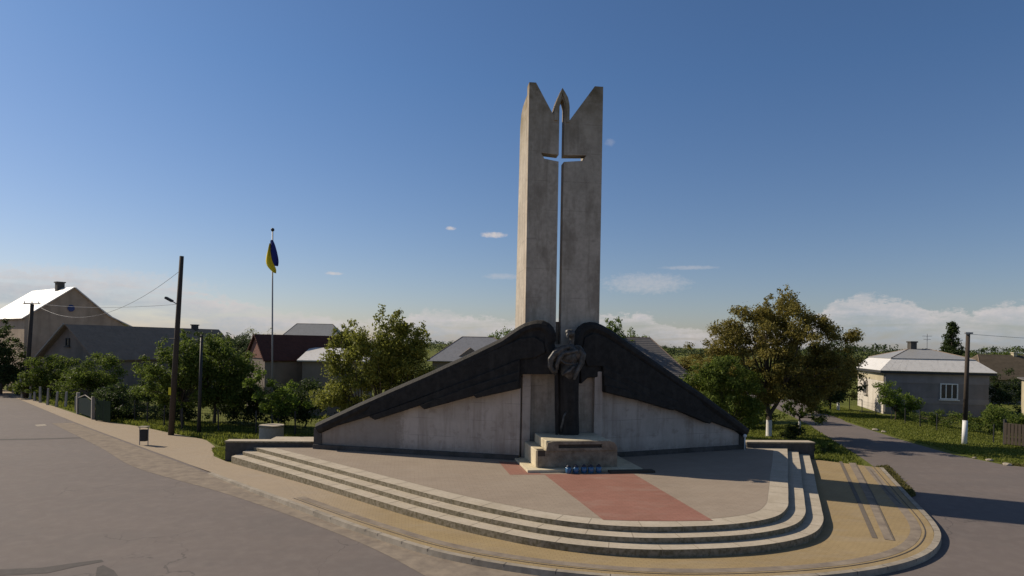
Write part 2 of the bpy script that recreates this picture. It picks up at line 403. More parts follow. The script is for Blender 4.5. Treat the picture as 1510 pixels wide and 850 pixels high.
M['greywood'] = plain('grey_concrete_post', (.34, .31, .27), .25, 6, .9)
M['white'] = plain('white_paint', (.75, .74, .72), .08, 8, .7)
M['metal'] = plain('grey_metal', (.25, .25, .26), .2, 6, .5, .3)
M['dark'] = plain('dark_metal', (.035, .035, .037), .2, 6, .55)
M['green'] = plain('green_fence_paint', (.012, .024, .016), .3, 5, .95, 0, .03)
M['teal'] = plain('teal_gate_paint', (.018, .030, .032), .2, 5, .9, 0, .05)
M['yellow'] = plain('yellow_tag', (.70, .62, .03), .08, 5, .5)
M['flag_blue'] = plain('flag_blue', (.012, .020, .16), .1, 4, .7)
M['flag_yellow'] = plain('flag_yellow', (.78, .60, .02), .06, 4, .7)
M['blue'] = plain('blue_paint', (.03, .055, .17), .15, 4, .45)
M['candle'] = plain('blue_glass', (.04, .13, .26), .35, 14, .2, 0, .6)
M['lid'] = plain('dark_lid', (.03, .035, .05), .2, 5, .4)
M['glass'] = plain('window_glass', (.03, .033, .038), .2, 3, .12, 0, .6)
def brick(t):
    b = t.new('ShaderNodeTexBrick'); t.l.new(t.mapping(t.pos, (1, 1, 1), (R(90), 0, R(10))), b.inputs['Vector'])
    b.inputs['Scale'].default_value = 3.6; b.inputs['Color1'].default_value = C(.26, .10, .07); b.inputs['Color2'].default_value = C(.19, .075, .055); b.inputs['Mortar'].default_value = C(.22, .19, .17)
    return b.outputs['Color']
M['brick'] = mat('red_brick', brick, .9)
def plaster(name, c, stain=.5):
    def f(t):
        n = t.noise(t.pos, .8, 6, .62); st = t.noise(t.mapping(t.pos, (1.5, 1.5, .2)), 1.0, 4)
        k = t.mix(t.ramp(n, [(.35, 0), (.65, 1)]), C(*[v * .78 for v in c]), C(*c))
        bump(t, t.noise(t.pos, 25, 3), .01, .3)
        return t.mix(t.math('MULTIPLY', t.ramp(st, [(.5, 0), (.7, 1)]), stain), k, C(*[v * .5 for v in c]))
    return mat(name, f, .92, 0, .15)
M['beige'] = plaster('beige_plaster', (.47, .37, .27))
M['greyplaster'] = plaster('grey_plaster', (.27, .225, .19))
M['cream'] = plaster('cream_plaster', (.50, .44, .31), .35)
M['violetgrey'] = plaster('violet_grey_plaster', (.27, .24, .235), .3)
M['mauveband'] = plaster('mauve_band', (.32, .285, .28), .2)
M['whitewall'] = plaster('flaking_whitewash', (.60, .55, .48), .5)
def sheet(name, c, var=.15, rough=.5, metal=0.0, spec=.4, tile=None):
    def f(t):
        n = t.noise(t.mapping(t.obj, (1, 1, 1)), 1.2, 5, .6); n2 = t.noise(t.mapping(t.obj, (4, 4, .4)), 1.0, 4)
        k = t.mix(n, C(*[v * (1 - var) for v in c]), C(*[min(1, v * (1 + var)) for v in c]))
        k = t.mix(t.math('MULTIPLY', t.ramp(n2, [(.5, 0), (.72, 1)]), .4), k, C(*[v * .55 for v in c]))
        if tile:
            wv = t.new('ShaderNodeTexWave', wave_type='BANDS', bands_direction='Z'); wv.inputs['Scale'].default_value = tile; t.l.new(t.obj, wv.inputs['Vector'])
            bump(t, wv.outputs['Fac'], .03, .5)
        return k
    return mat(name, f, rough, metal, spec)
M['tin'] = sheet('tin_roof', (.66, .64, .61), .08, .45)
M['tin_grey'] = sheet('grey_tin_roof', (.30, .30, .295), .12, .5)
M['tin_blue'] = sheet('bluish_tin_roof', (.25, .25, .26), .15, .55)
M['slate'] = sheet('asbestos_slate_roof', (.165, .155, .15), .25, .85, spec=.06, tile=2.2)
M['slate_dark'] = sheet('dark_slate_roof', (.27, .205, .155), .25, .85, spec=.06, tile=2.2)
M['brown_roof'] = sheet('dark_brown_roof', (.095, .045, .036), .2, .8, spec=.06, tile=2.2)
M['mossy_roof'] = sheet('mossy_brown_roof', (.105, .085, .062), .35, .9, spec=.06, tile=2.2)
M['blockstone'] = concrete('pale_memorial_stone', (.68, .60, .43), (.54, .47, .33), stain=(.22, .18, .12), streaks=.5)
def rough_face(t):
    n = t.noise(t.pos, 3, 6, .65); n2 = t.noise(t.pos, 22, 4)
    bump(t, t.math('ADD', n, t.math('MULTIPLY', n2, .4)), .05, .6)
    return t.mix(t.ramp(n, [(.35, 0), (.68, 1)]), C(.16, .13, .095), C(.33, .285, .215))
M['rough'] = mat('rough_memorial_stone', rough_face, .9, 0, .2)
M['plaque'] = plain('dark_plaque', (.055, .046, .036), .3, 6, .7)

# ================================================================== SETTING: ground, roads, pavements
def ground_sheet(name, pts, z, m, kind='structure'):
    bm = bmesh.new(); flat_poly(bm, pts, z); o = obj(name, bm, m); o['kind'] = kind
    for p in o.data.polygons:
        if p.normal.z < 0: p.flip()
    return o
ground_sheet('ground', [(-2500, -600), (2500, -600), (2500, 4000), (-2500, 4000)], 0.0, M['grass'])
K_LEFT = [(-120, 131), (-75, 87), (-60, 72.8), (-48.8, 62.6), (-27.9, 41.8), (-18.8, 33.0), (-14.1, 28.5), (-8.4, 22.9), (-3.97, 18.69)]
road = [(p[0] + .5, p[1] + .6) for p in K_LEFT] + [(-1.4, 17.2), (2, 18), (10, 20), (13.2, 22), (14.6, 24.2), (17.1, 30.6), (18.3, 34.6), (20.0, 41.5), (21.9, 48.5), (23.5, 56), (26, 68), (29, 90),
                 (35, 90), (30.5, 68), (27.6, 56), (25.6, 50), (24.2, 41), (23.7, 35), (24.2, 32.2), (26.5, 29.8), (34, 26), (60, 17), (60, -30), (-140, -30), (-140, 131)]
ground_sheet('road', road, .006, M['asphalt'])
# dusty gutter between the asphalt and the kerb
gut_in = smooth_line([(-27.9, 41.8), (-18.8, 33.0), (-14.1, 28.5), (-8.25, 22.75), (-3.97, 18.72), (-1.6, 16.8), (.77, 15.7), (4, 15.2)])
gut_out = smooth_line([(-29.0, 41.4), (-20.2, 32.4), (-15.85, 27.75), (-10.2, 23.4), (-6.26, 20.0), (-3.4, 17.2), (-1.6, 15.0), (.5, 12.6)])
bm = bmesh.new(); ribbon(bm, resample(gut_in, 60), resample(gut_out, 60), .012, .012); o = obj('gutter', bm, M['dust']); o['kind'] = 'structure'

# pavement of the corner: level with the road far left, a kerb high round the corner
KERB = smooth_line([(-60, 73), (-48.8, 62.8), (-27.9, 42.0), (-18.8, 33.2), (-14.1, 28.7), (-8.25, 22.85), (-3.97, 18.75), (-1.6, 16.85), (.77, 15.75), (3.2, 15.25), (5.3, 15.3),
                    (7.7, 15.75), (9.6, 16.5), (11.1, 17.55), (12.3, 18.95), (13.05, 20.3), (14.5, 23.92), (16.9, 30.0)], 6)
def kz(p):
    return .15 - .135 * max(0, min(1, (-p[0] - 7) / 7.0))
L1 = smooth_line([(-11.6, 29.62), (-10.87, 28.93), (-8.6, 26.8), (-6.5, 24.8), (-4.3, 22.68), (-2.14, 20.65), (-.2, 19.1), (1.6, 18.05), (3.3, 17.65), (5.0, 17.78), (6.5, 18.2), (7.7, 18.95), (8.5, 20.05),
                  (9.15, 21.5), (10.4, 24.5), (11.8, 27.8), (13.16, 31.1), (13.7, 32.4)], 6)
L2, L3 = offset_line(L1, .5), offset_line(L1, 1.0)
inner = offset_line(L1, .92)
# far-left inner boundary of the trodden pavement, then along the lowest step
INN = [(-66, 82), (-51.9, 66.9), (-27.8, 43.6), (-23.0, 40.6), (-19.2, 37.6), (-16.6, 35.7), (-14.9, 33.2), (-14.3, 31.2), (-12.7, 29.3)] + inner[3:]
bm = bmesh.new(); ribbon(bm, resample(INN, 160)[:], resample(KERB, 160), lambda p: kz(p) + .002, lambda p: kz(p))
bmesh.ops.recalc_face_normals(bm, faces=bm.faces)
o = obj('pavement', bm, M['tan']); o['kind'] = 'structure'
# kerb stones
KC = [p for p in KERB if p[0] > -12.5]
ko = offset_line(KC, .17)
bm = bmesh.new()
A0 = [bm.verts.new((p[0], p[1], kz(p) + .012)) for p in KC]; A1 = [bm.verts.new((p[0], p[1], kz(p) + .012)) for p in ko]
A2 = [bm.verts.new((p[0] , p[1], -.02)) for p in offset_line(KC, .19)]
for i in range(len(KC) - 1):
    bm.faces.new((A0[i], A0[i + 1], A1[i + 1], A1[i])); bm.faces.new((A1[i], A1[i + 1], A2[i + 1], A2[i]))
joints(bm, [p for p in offset_line(KC, .175) if p[0] > -7], .163, .0, .16, 1.1)
o = obj('kerb', bm, [M['kerb'], M['tar']]); o['kind'] = 'structure'

# joints across and dark seam lines along the kerb, flush bands in the corner pavement, coloured for a kerb side and its shadow
def strip(name, pts, wdt, z, m):
    bm = bmesh.new(); a = offset_line(pts, wdt / 2); b = offset_line(pts, -wdt / 2)
    ribbon(bm, a, b, z, z); o = obj(name, bm, m); o['kind'] = 'structure'; return o
KS = [p for p in KERB if p[0] > -7.6]
strip('pavement_seam', offset_line(KS, -.22), .03, lambda p: kz(p) + .009, M['tar'])
strip('pavement_border', offset_line(KS, -.46), .28, lambda p: kz(p) + .005, M['dust'])
strip('pavement_band', [G(1239.5, 681, .15), G(1262, 730, .15), G(1290, 794, .15)], .14, .16, M['seam'])
strip('pavement_band', [G(1256, 683, .15), G(1281, 730, .15), G(1312, 797, .15)], .26, .161, M['dust'])
strip('pavement_band', [G(1261, 683, .15), G(1287, 730, .15), G(1318, 797, .15)], .05, .165, M['seam'])
strip('pavement_band', [G(1283, 693, .15), G(1308, 724, .15), G(1328, 744, .15)], .06, .162, M['seam'])
# tar patches and seams on the asphalt
def patch(name, pxs, m, z=.011):
    ground_sheet(name, [G(*p) for p in pxs], z, m)
patch('road_patch', [(-40, 842), (60, 838), (110, 831), (150, 826), (153, 829), (110, 837), (70, 846), (-40, 852)], M['tar'])
patch('road_patch', [(143, 838), (152, 834), (168, 842), (178, 856), (140, 856)], M['tar'])
patch('road_patch', [(193, 677), (214, 675.6), (216, 678), (196, 679)], M['tar'])
patch('road_patch', [(-5, 648), (60, 647), (110, 645.6), (158, 645), (158, 645.9), (110, 647), (60, 648.6), (-5, 650)], M['tar'])
patch('road_patch', [(51, 627), (66, 626), (69, 628), (55, 629.5)], M['kerb'])

# ================================================================== THE STEPPED PLATFORM
plat = empty('stepped_platform', (2, 25, 0), 'wide fan shaped platform with three pale rounded steps and grey and red paving', 'platform')
BACK = [(15.0, 33.6), (14.5, 34.0), (-14.0, 34.0), (-13.6, 30.6)]
def step_poly(L): return list(L) + [(13.9, 34.5), (-11.8, 33.0)]
ZS = (.35, .5, .65)
for L, z0, z, dp in ((L3, -.05, ZS[0], .46), (L2, .2, ZS[1], .46), (L1, .3, ZS[2], .58)):
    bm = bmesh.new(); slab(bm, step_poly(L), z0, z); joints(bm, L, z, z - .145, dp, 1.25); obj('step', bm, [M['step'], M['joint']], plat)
IN = offset_line(L1, -.62)
bm = bmesh.new(); flat_poly(bm, [p for p in IN if p[1] < 31.5] + [(11.2, 32), (3, 29), (-9.3, 30.3)], .654); obj('paving', bm, M['paving'], plat)
bm = bmesh.new()
flat_poly(bm, [G(735, 681, .65), G(765, 683, .65), G(775, 692, .65), (1.2, 24.6), (4.7, 24.9), (5.72, 18.37), (4.6, 18.24), (3.4, 18.2), (2.62, 18.25), (1.3, 24.45), G(752, 701, .65)], .658)
obj('red_path', bm, M['redpave'], plat)

# low parapets at both ends of the steps
def low_wall(A, B, t, z, label):
    A, B = Vector(A), Vector(B); d = (B - A).normalized(); n = Vector((-d.y, d.x))
    e = empty('low_wall', (A.x, A.y, 0), label, 'wall')
    bm = bmesh.new(); slab(bm, [tuple(A), tuple(B), tuple(B + n * t), tuple(A + n * t)], -.05, z - .07); obj('wall_body', bm, M['plinth'], e)
    bm = bmesh.new(); o = .04
    slab(bm, [tuple(A - d * o - n * o), tuple(B + d * o - n * o), tuple(B + d * o + n * (t + o)), tuple(A - d * o + n * (t + o))], z - .07, z)
    obj('coping', bm, M['step'], e, bevel=.015)
low_wall((-12.85, 29.55), (-8.72, 29.9), .55, .92, 'low dark wall with pale coping at the left end of the steps')
low_wall((11.55, 31.95), (14.95, 32.2), .6, .94, 'low dark wall with pale coping at the right end of the steps')

# ================================================================== THE MEMORIAL TOWER
TH = R(8); O = (2.15, 28.1)
U = Vector((math.cos(TH), math.sin(TH), 0)); V = Vector((math.sin(TH), -math.cos(TH), 0)); O3 = Vector((*O, 0))
OB = (O[0] + U.x, O[1] + U.y)
def TW(u, z, v): return O3 + U * u + V * v + Vector((0, 0, z))
def tp(px, py):
    s, z = PL(px, py, O, OB); return (s, z)
tower = empty('memorial_tower', (O[0], O[1], .65), 'tall concrete tower with forked top and a sword shaped slit through it', 'monument')
ztl = tp(779.3, 121.2)[1]; ztr = tp(888.2, 128.2)[1]
hw = 1.62
vl, vr = tp(815.8, 169.4), tp(840, 177.6)
arch = [tp(817.4, 163.5), tp(818.8, 156), tp(821.2, 148), tp(825, 139), tp(829, 130.6), tp(833.4, 138), tp(837.2, 145), tp(839, 153), tp(839.6, 160)]
slabtop = [(-hw, ztl), (tp(790.6, 121.9)[0], ztl), vl] + arch + [vr, (tp(877.2, 128)[0], ztr), (hw, ztr)]
outer = [(hw, .6), (-hw, .6)] + slabtop
su = tp(828.3, 200)[0]; sw = .115
zc = tp(828, 233.5)[1]; ah = .17
arm_l, arm_r = tp(798.5, 230)[0], tp(864, 231)[0]
zb = tp(825, 508)[1]
tipz = tp(829, 146)[1]
slit = [(su - sw, zb), (su - sw, zc - ah * .9), (arm_l + .12, zc - ah * .35), (arm_l - .02, zc + ah * 1.1), (su - sw, zc + ah * .8), (su - sw, tipz - .35), (su - sw * .5, tipz - .1), (su, tipz),
        (su + sw * .5, tipz - .1), (su + sw, tipz - .35), (su + sw, zc + ah * .8), (arm_r + .02, zc + ah * 1.1), (arm_r - .12, zc - ah * .35), (su + sw, zc - ah * .9), (su + sw, zb)]
bm = bmesh.new(); prism(bm, outer, [slit], TW, 0, -.52); obj('tower_slab', bm, M['tower'], tower)
# raised moulding that frames the sword point
bm = bmesh.new()
ins = [(u + (su - u) * .42, z - .22) for u, z in arch]
prism(bm, [(arch[0][0], vl[1] - .25)] + arch + [(arch[-1][0], vr[1] - .1)] + [(ins[-1][0], vr[1] - .1)] + ins[::-1] + [(ins[0][0], vl[1] - .25)], [], TW, .07, -.58)
obj('sword_point_frame', bm, M['fin'], tower)
zfl, zfr = tp(775, 134)[1], tp(775, 140)[1]
for s, zt in ((-1, zfl), (1, zfr)):
    bm = bmesh.new(); a, b = s * hw, s * (hw - .34)
    prof = [(-.522, .6), (-.522, zt + .02), (-.9, zt), (-1.7, zt - .08), (-2.15, zt - .28), (-2.4, zt - .8), (-3.3, .6)]
    q = [[bm.verts.new(TW(u, z, v)) for v, z in prof] for u in (a + .002 * s, b)]
    n = len(prof)
    bm.faces.new(q[0]); bm.faces.new(q[1][::-1])
    for i in range(n): j = (i + 1) % n; bm.faces.new((q[0][i], q[0][j], q[1][j], q[1][i]))
    obj('side_fin', bm, M['fin'], tower)
zk = tp(823, 474)[1]
bm = bmesh.new(); box(bm, TW(0, (zk + .6) / 2, -.75), (2 * (hw - .345), .4, zk - .6), TH); obj('back_panel', bm, M['tower'], tower)
for s in (-1, 1):
    bm = bmesh.new(); box(bm, TW(s * 1.56, 2.5, .16), (.36, .31, 3.8), TH); obj('pilaster', bm, M['wall'], tower, bevel=.02)

# ================================================================== WING WALLS + THE WINGED SCULPTURE
WL = ((.38, 27.45), (-8.8, 29.52)); WR = ((3.78, 28.26), (11.28, 31.62))
def plane(A, B):
    A = Vector(A); d = (Vector(B) - A).normalized(); n = Vector((-d.y, d.x))
    if n.y > 0: n = -n
    return lambda s, z, v: (A.x + d.x * s + n.x * v, A.y + d.y * s + n.y * v, z)
PLf, PRf = plane(*WL), plane(*WR)
def pts(lst, W): return [PL(a, b, *W) for a, b in lst]
upL = [(470, 628.5), (534, 598.6), (584, 576.5), (633, 555.4), (694.7, 527), (744, 503.0), (757, 494), (769, 486), (777, 481.6), (785.8, 479), (793, 477.6), (799.5, 478), (805, 480.5), (808.7, 484.5), (811, 490), (811, 497), (809, 505), (812, 514), (818, 522)]
upR = [(851.6, 508), (851.6, 497), (854, 490), (857.7, 485), (863, 481.5), (870, 480), (876, 480.6), (882, 483), (892, 488.2), (903.6, 495.5), (916.5, 505.5), (940, 522), (973, 545), (1029, 583.5), (1065, 610), (1098, 635)]
fig = empty('winged_sculpture', (2.0, 27.0, .65), 'black winged sculpture with bowed head and drooping feathered wings before the tower', 'sculpture')
def wall_thing(W, fn, up, lab, flip):
    e = empty('wing_wall', (*W[0], .65), lab, 'wall')
    s_end = math.dist(*W)
    top = [(s, z - .12) for s, z in pts(up, W) if .0 < s < s_end - .05]
    top.sort()
    bm = bmesh.new(); prism(bm, [(0, .6), (s_end, .6), (s_end, PL(*up[0 if flip else -1], *W)[1] - .1)] + top[::-1] + [(0, top[0][1])], [], fn, 0, -.45)
    obj('wall_panel', bm, M['wall'], e)
    bm = bmesh.new(); prism(bm, [(.02, .6), (s_end + .05, .6), (s_end + .05, .86), (.02, .86)], [], fn, .12, .004); obj('plinth', bm, M['plinth'], e, bevel=.02)  # dark foot strip, its colour standing in for a shadow line
    bm = bmesh.new(); prism(bm, [(s_end - .34, .6), (s_end + .04, .6), (s_end + .04, PL(*up[0 if flip else -1], *W)[1] - .12), (s_end - .34, PL(*up[0 if flip else -1], *W)[1] - .04)], [], fn, .06, .003)
    obj('end_pier', bm, M['plinth'], e, bevel=.01)
wall_thing(WL, PLf, upL, 'long sloping concrete wall left of the tower, stained, with visible block joints', True)
wall_thing(WR, PRf, upR, 'long sloping concrete wall right of the tower, in deep shade', False)

def wing(W, fn, up, inner_low, feathers):
    bm = bmesh.new()
    arm = pts(up + inner_low, W)
    prism(bm, arm, [], fn, .2, -.5)
    # rounded leading edge along the top
    e = pts(up, W)
    tube(bm, [fn(s, z - .10, .03) for s, z in e], .255, 10)
    wo = obj('wing', bm, M['bronze'], fig, bevel=.05)
    for k, poly in enumerate(feathers):
        bm = bmesh.new(); prism(bm, pts(poly, W), [], fn, .20 + .085 * (k + 1), .05 + .003 * k)
        obj('feather', bm, M['bronze'], wo, bevel=.03)
    return wo
# left: primaries get shorter and hang lower towards the body
wing(WL, PLf, upL, [(821, 552), (770.5, 552), (769, 556), (700, 570), (640, 585), (552, 612), (483.5, 632.5), (471, 632)],
     [[(552, 594.5), (744, 511), (769, 500), (790, 497), (803, 505), (806, 520), (790, 528), (769, 530), (703, 557), (549, 613.4), (540, 612)],
      [(549, 613.2), (557.6, 618.4), (630.5, 595), (769, 548), (769, 530), (703, 556), (620, 588)],
      [(624, 597.2), (630.5, 602.8), (703, 583), (769, 562), (769, 547), (700, 568)],
      [(703, 581.6), (707, 586.3), (769, 572.7), (769, 560), (735, 569)]])
wing(WR, PRf, upR, [(1095, 640), (1043.5, 620.5), (989, 601), (933, 578), (883, 556), (864, 557), (853.7, 566)],
     [[(853, 520), (858, 498), (870, 492), (884, 496), (903.6, 507), (973, 554), (1029, 592), (1043.5, 620.5), (989, 596), (933, 566), (883, 540), (862, 540)],
      [(883, 539), (933, 565), (989, 590), (1043.5, 620.6), (1039, 624), (989, 603), (933, 578), (883, 554)],
      [(883, 553), (933, 575), (989, 601.6), (984, 604.2), (933, 589), (883, 568)],
      [(883, 567), (910, 573), (933, 584), (927.8, 588.3), (905, 582.5), (883, 577.3)]])

# body: one continuous remeshed mass, neck and head bowed to the left
FD = 26.95
def FP(px, py, dd=0.0):
    p = P(px, py, FD); p.y += dd; return p
def ball(bm, c, s, seg=20):
    r = bmesh.ops.create_uvsphere(bm, u_segments=seg, v_segments=seg // 2, radius=1)
    bmesh.ops.transform(bm, matrix=Matrix.Translation(c) @ Matrix.Diagonal((*s, 1)), verts=r['verts'])
bm = bmesh.new()
ball(bm, FP(838, 526, .22), (.52, .40, .40)); ball(bm, FP(840, 545, .28), (.44, .38, .55))
ball(bm, FP(852, 521, .25), (.30, .36, .34)); ball(bm, FP(823, 524, .15), (.34, .34, .34))
def arc(ps, rad, d=0): tube(bm, [FP(a, b, d + dd) for a, b, dd in ps], rad, 8)
arc([(846, 511, -.02), (838, 511.5, -.15), (828, 514.5, -.22), (818, 521, -.26), (811.5, 530, -.26), (811, 540, -.24), (815.5, 548, -.2), (819, 553, -.12)], [.08, .11, .14, .15, .14, .12, .10, .05])
arc([(851, 517, -.16), (842, 519, -.26), (831, 521, -.32), (824, 528, -.33), (820.5, 537, -.32), (820, 550, -.26)], [.07, .08, .09, .09, .08, .04])
arc([(826, 531, -.30), (833, 536, -.32), (842, 537, -.32), (845, 532, -.3)], [.045, .055, .05, .03])
arc([(846, 540, -.12), (838, 548, -.16), (828, 553, -.12)], [.06, .09, .05])
arc([(855, 515, -.02), (860, 523, -.04), (857, 536, -.04), (850, 549, -.1), (846, 560, -.1)], [.10, .13, .13, .10, .06])
tube(bm, [FP(842, 516, .0), FP(842, 508, -.02), FP(843.5, 500, -.05), FP(843, 494, -.1)], [.24, .12, .10, .13], 10)
ball(bm, FP(841, 492, -.12), (.18, .2, .175)); ball(bm, FP(837, 490.0, -.2), (.12, .15, .11))
tube(bm, [FP(838, 492, -.24), FP(835.5, 495.5, -.36), FP(836, 499.5, -.42)], [.09, .06, .02], 8)
o = obj('body', bm, M['bronze_grey'], fig)
rm = o.modifiers.new('fuse', 'REMESH'); rm.mode = 'VOXEL'; rm.voxel_size = .022; rm.use_smooth_shade = True
sm = o.modifiers.new('soften', 'SMOOTH'); sm.iterations = 3; sm.factor = .5
# robe: pleated column from the body down to the floor
bm = bmesh.new(); rings = []
rows = [(546, .44, .32), (556, .43, .34), (575, .405, .34), (600, .40, .35), (625, .41, .36), (640, .42, .38), (668, .45, .42), (680, .46, .44)]
for py, rx, ry in rows:
    c = FP(839.5, py, .35); rg = []
    for k in range(48):
        a = 2 * math.pi * k / 48; pl = 1 + .06 * math.sin(a * 9 + .4 * math.sin(py * .03)) + .03 * math.sin(a * 17)
        sgn = lambda q: math.copysign(abs(q) ** .75, q)
        rg.append(bm.verts.new((c.x + rx * pl * sgn(math.cos(a)), c.y + ry * pl * sgn(math.sin(a)), max(c.z, .66))))
    rings.append(rg)
for a, b in zip(rings, rings[1:]):
    for k in range(48): bm.faces.new((a[k], a[(k + 1) % 48], b[(k + 1) % 48], b[k]))
bm.faces.new(rings[0]); bm.faces.new(rings[-1][::-1])
obj('robe', bm, M['bronze'], fig, True)
bm = bmesh.new(); a, b = FP(820.5, 546, .1), FP(821, 640, .1)
tube(bm, [a, FP(820.5, 600, .1), b, (b.x, b.y, .66)], [.10, .09, .075, .07], 4); obj('sword_blade', bm, M['bronze'], fig)
bm = bmesh.new(); tube(bm, [FP(834, 608, -.12), FP(831, 614, -.14), FP(829.5, 622, -.15), FP(827, 630, -.14), FP(827, 637, -.1)], [.03, .045, .04, .05, .02], 6); obj('robe_clasp', bm, M['bronze_grey'], fig, True)

# ================================================================== MEMORIAL STONE
BT = R(10); B3 = Vector((1.0, 25.28, 0)); BU = Vector((math.cos(BT), math.sin(BT), 0)); BW = Vector((-math.sin(BT), math.cos(BT), 0))
def BP(u, w_, z): return B3 + BU * u + BW * w_ + Vector((0, 0, z))
stone = empty('memorial_stone', B3 + Vector((1.5, 1, .65)), 'stepped pale stone block with dark inscription recess, lying before the tower', 'memorial stone')
def bbox(bm, u0, u1, w0, w1, z0, z1): box(bm, BP((u0 + u1) / 2, (w0 + w1) / 2, (z0 + z1) / 2), (u1 - u0, w1 - w0, z1 - z0), BT)
bm = bmesh.new(); slab(bm, [BP(a, b, 0)[:2] for a, b in ((-.42, -.48), (4.15, -.48), (4.15, 2.4), (-.42, 2.6))], .655, .755); obj('base_slab', bm, M['blockstone'], stone, bevel=.012)
bm = bmesh.new(); bbox(bm, 0, 3.25, .02, 2.35, .75, 1.42); obj('lower_block', bm, M['blockstone'], stone, bevel=.03)
bm = bmesh.new()
prism(bm, [(.38, 1.43), (3.22, 1.43), (3.2, 1.58), (3.1, 1.72), (2.93, 1.8), (.38, 1.8)], [], lambda u, z, w_: BP(u, w_, z), -.05, 2.1); obj('upper_block', bm, M['blockstone'], stone, bevel=.03)
bm = bmesh.new()
prism(bm, [(.36, 1.42), (3.24, 1.42), (3.2, 1.58), (3.1, 1.72), (2.9, 1.78), (.6, 1.78), (.42, 1.72)], [[(.85, 1.52), (2.6, 1.52), (2.6, 1.66), (.85, 1.66)]], lambda u, z, w_: BP(u, w_, z), -.16, -.052); obj('front_face', bm, M['rough'], stone)
bm = bmesh.new(); bbox(bm, .04, 3.26, -.07, .018, .757, 1.415); obj('front_face', bm, M['rough'], stone, bevel=.02)
bm = bmesh.new(); bbox(bm, .86, 2.59, -.08, -.054, 1.525, 1.655); obj('plaque', bm, M['plaque'], stone)
bm = bmesh.new(); bbox(bm, .06, .34, -.075, .35, 1.20, 1.424); obj('corner_notch', bm, M['plaque'], stone)
CL = ['leftmost blue grave candle, nearest the red paving corner, before the pale stone block', 'blue grave candle second from the left in the row before the stone block', 'middle one of five blue grave candles before the stone block', 'blue grave candle second from the right in the row before the stone block', 'rightmost blue grave candle, beside the long dark slab']
for k in range(5):
    c = BP(1.12 + .29 * k + rng.uniform(-.02, .02), -.70 + rng.uniform(-.04, .04), .658)
    bm = bmesh.new()
    e = empty('grave_candle', c, CL[k], 'candle', 'blue grave candles before the memorial stone')
    tube(bm, [c, c + Vector((0, 0, .04)), c + Vector((0, 0, .2)), c + Vector((0, 0, .24))], [.085, .105, .115, .08], 14); obj('jar', bm, M['candle'], e, True)
    bm = bmesh.new(); tube(bm, [c + Vector((0, 0, .241)), c + Vector((0, 0, .27)), c + Vector((0, 0, .30)), c + Vector((0, 0, .33))], [.09, .09, .05, .02], 12); obj('lid', bm, M['lid'], e, True)
bm = bmesh.new(); bbox(bm, 2.7, 4.5, -.92, -.58, .658, .74)
o = obj('kerb_slab', bm, M['plaque'], bevel=.01); put_origin(o, BP(3.6, -.75, .658)); tag(o, 'long low dark stone slab lying on the paving right of the blue candles', 'stone slab')

# ================================================================== VEGETATION
def leaves(clumps, n, size, flat=.55, upbias=.35):
    """clumps: rows of (x, y, z, rx, ry, rz, weight); returns verts, faces of n leaf quads"""
    c = np.array(clumps, float); wgt = c[:, 6] / c[:, 6].sum()
    idx = rng.choice(len(c), n, p=wgt); k = c[idx]
    d = rng.normal(size=(n, 3)); d /= np.linalg.norm(d, axis=1, keepdims=True)
    r = rng.uniform(0, 1, n) ** flat
    p = k[:, :3] + d * k[:, 3:6] * r[:, None] * rng.uniform(.75, 1.2, (n, 1))
    nr = rng.normal(size=(n, 3)) + d * .7; nr[:, 2] += upbias; nr /= np.linalg.norm(nr, axis=1, keepdims=True)
    a = np.cross(nr, rng.normal(size=(n, 3))); a /= np.linalg.norm(a, axis=1, keepdims=True); b = np.cross(nr, a)
    s = size * rng.uniform(.6, 1.35, (n, 1)); wv = s * rng.uniform(.42, .62, (n, 1))
    v = np.stack([p - a * s * .5, p + b * wv * .5 + nr * s * .06, p + a * s * .5, p - b * wv * .5 + nr * s * .06], 1).reshape(-1, 3)
    return v
def leaf_mesh(name, v):
    n = len(v) // 4; me = bpy.data.meshes.new(name)
    me.vertices.add(4 * n); me.vertices.foreach_set('co', v.astype(np.float32).ravel())
    me.loops.add(4 * n); me.loops.foreach_set('vertex_index', np.arange(4 * n, dtype=np.int32))
    me.polygons.add(n); me.polygons.foreach_set('loop_start', np.arange(0, 4 * n, 4, dtype=np.int32))
    me.update(); me.validate(); return me
def crown_clumps(c, r, n, lump, edge=.55, gap=None):
    out = []
    for i in range(n):
        d = rng.normal(size=3); d /= np.linalg.norm(d); rr = rng.uniform(edge, 1.0)
        if rng.random() < .25: rr *= .5
        p = np.array(c) + d * np.array(r) * rr
        if p[2] < c[2] - r[2] * .8: p[2] = c[2] - r[2] * rng.uniform(.3, .8)
        s = lump * rng.uniform(.6, 1.35)
        out.append((*p, s, s, s * rng.uniform(.6, .95), s ** 2))
    return out
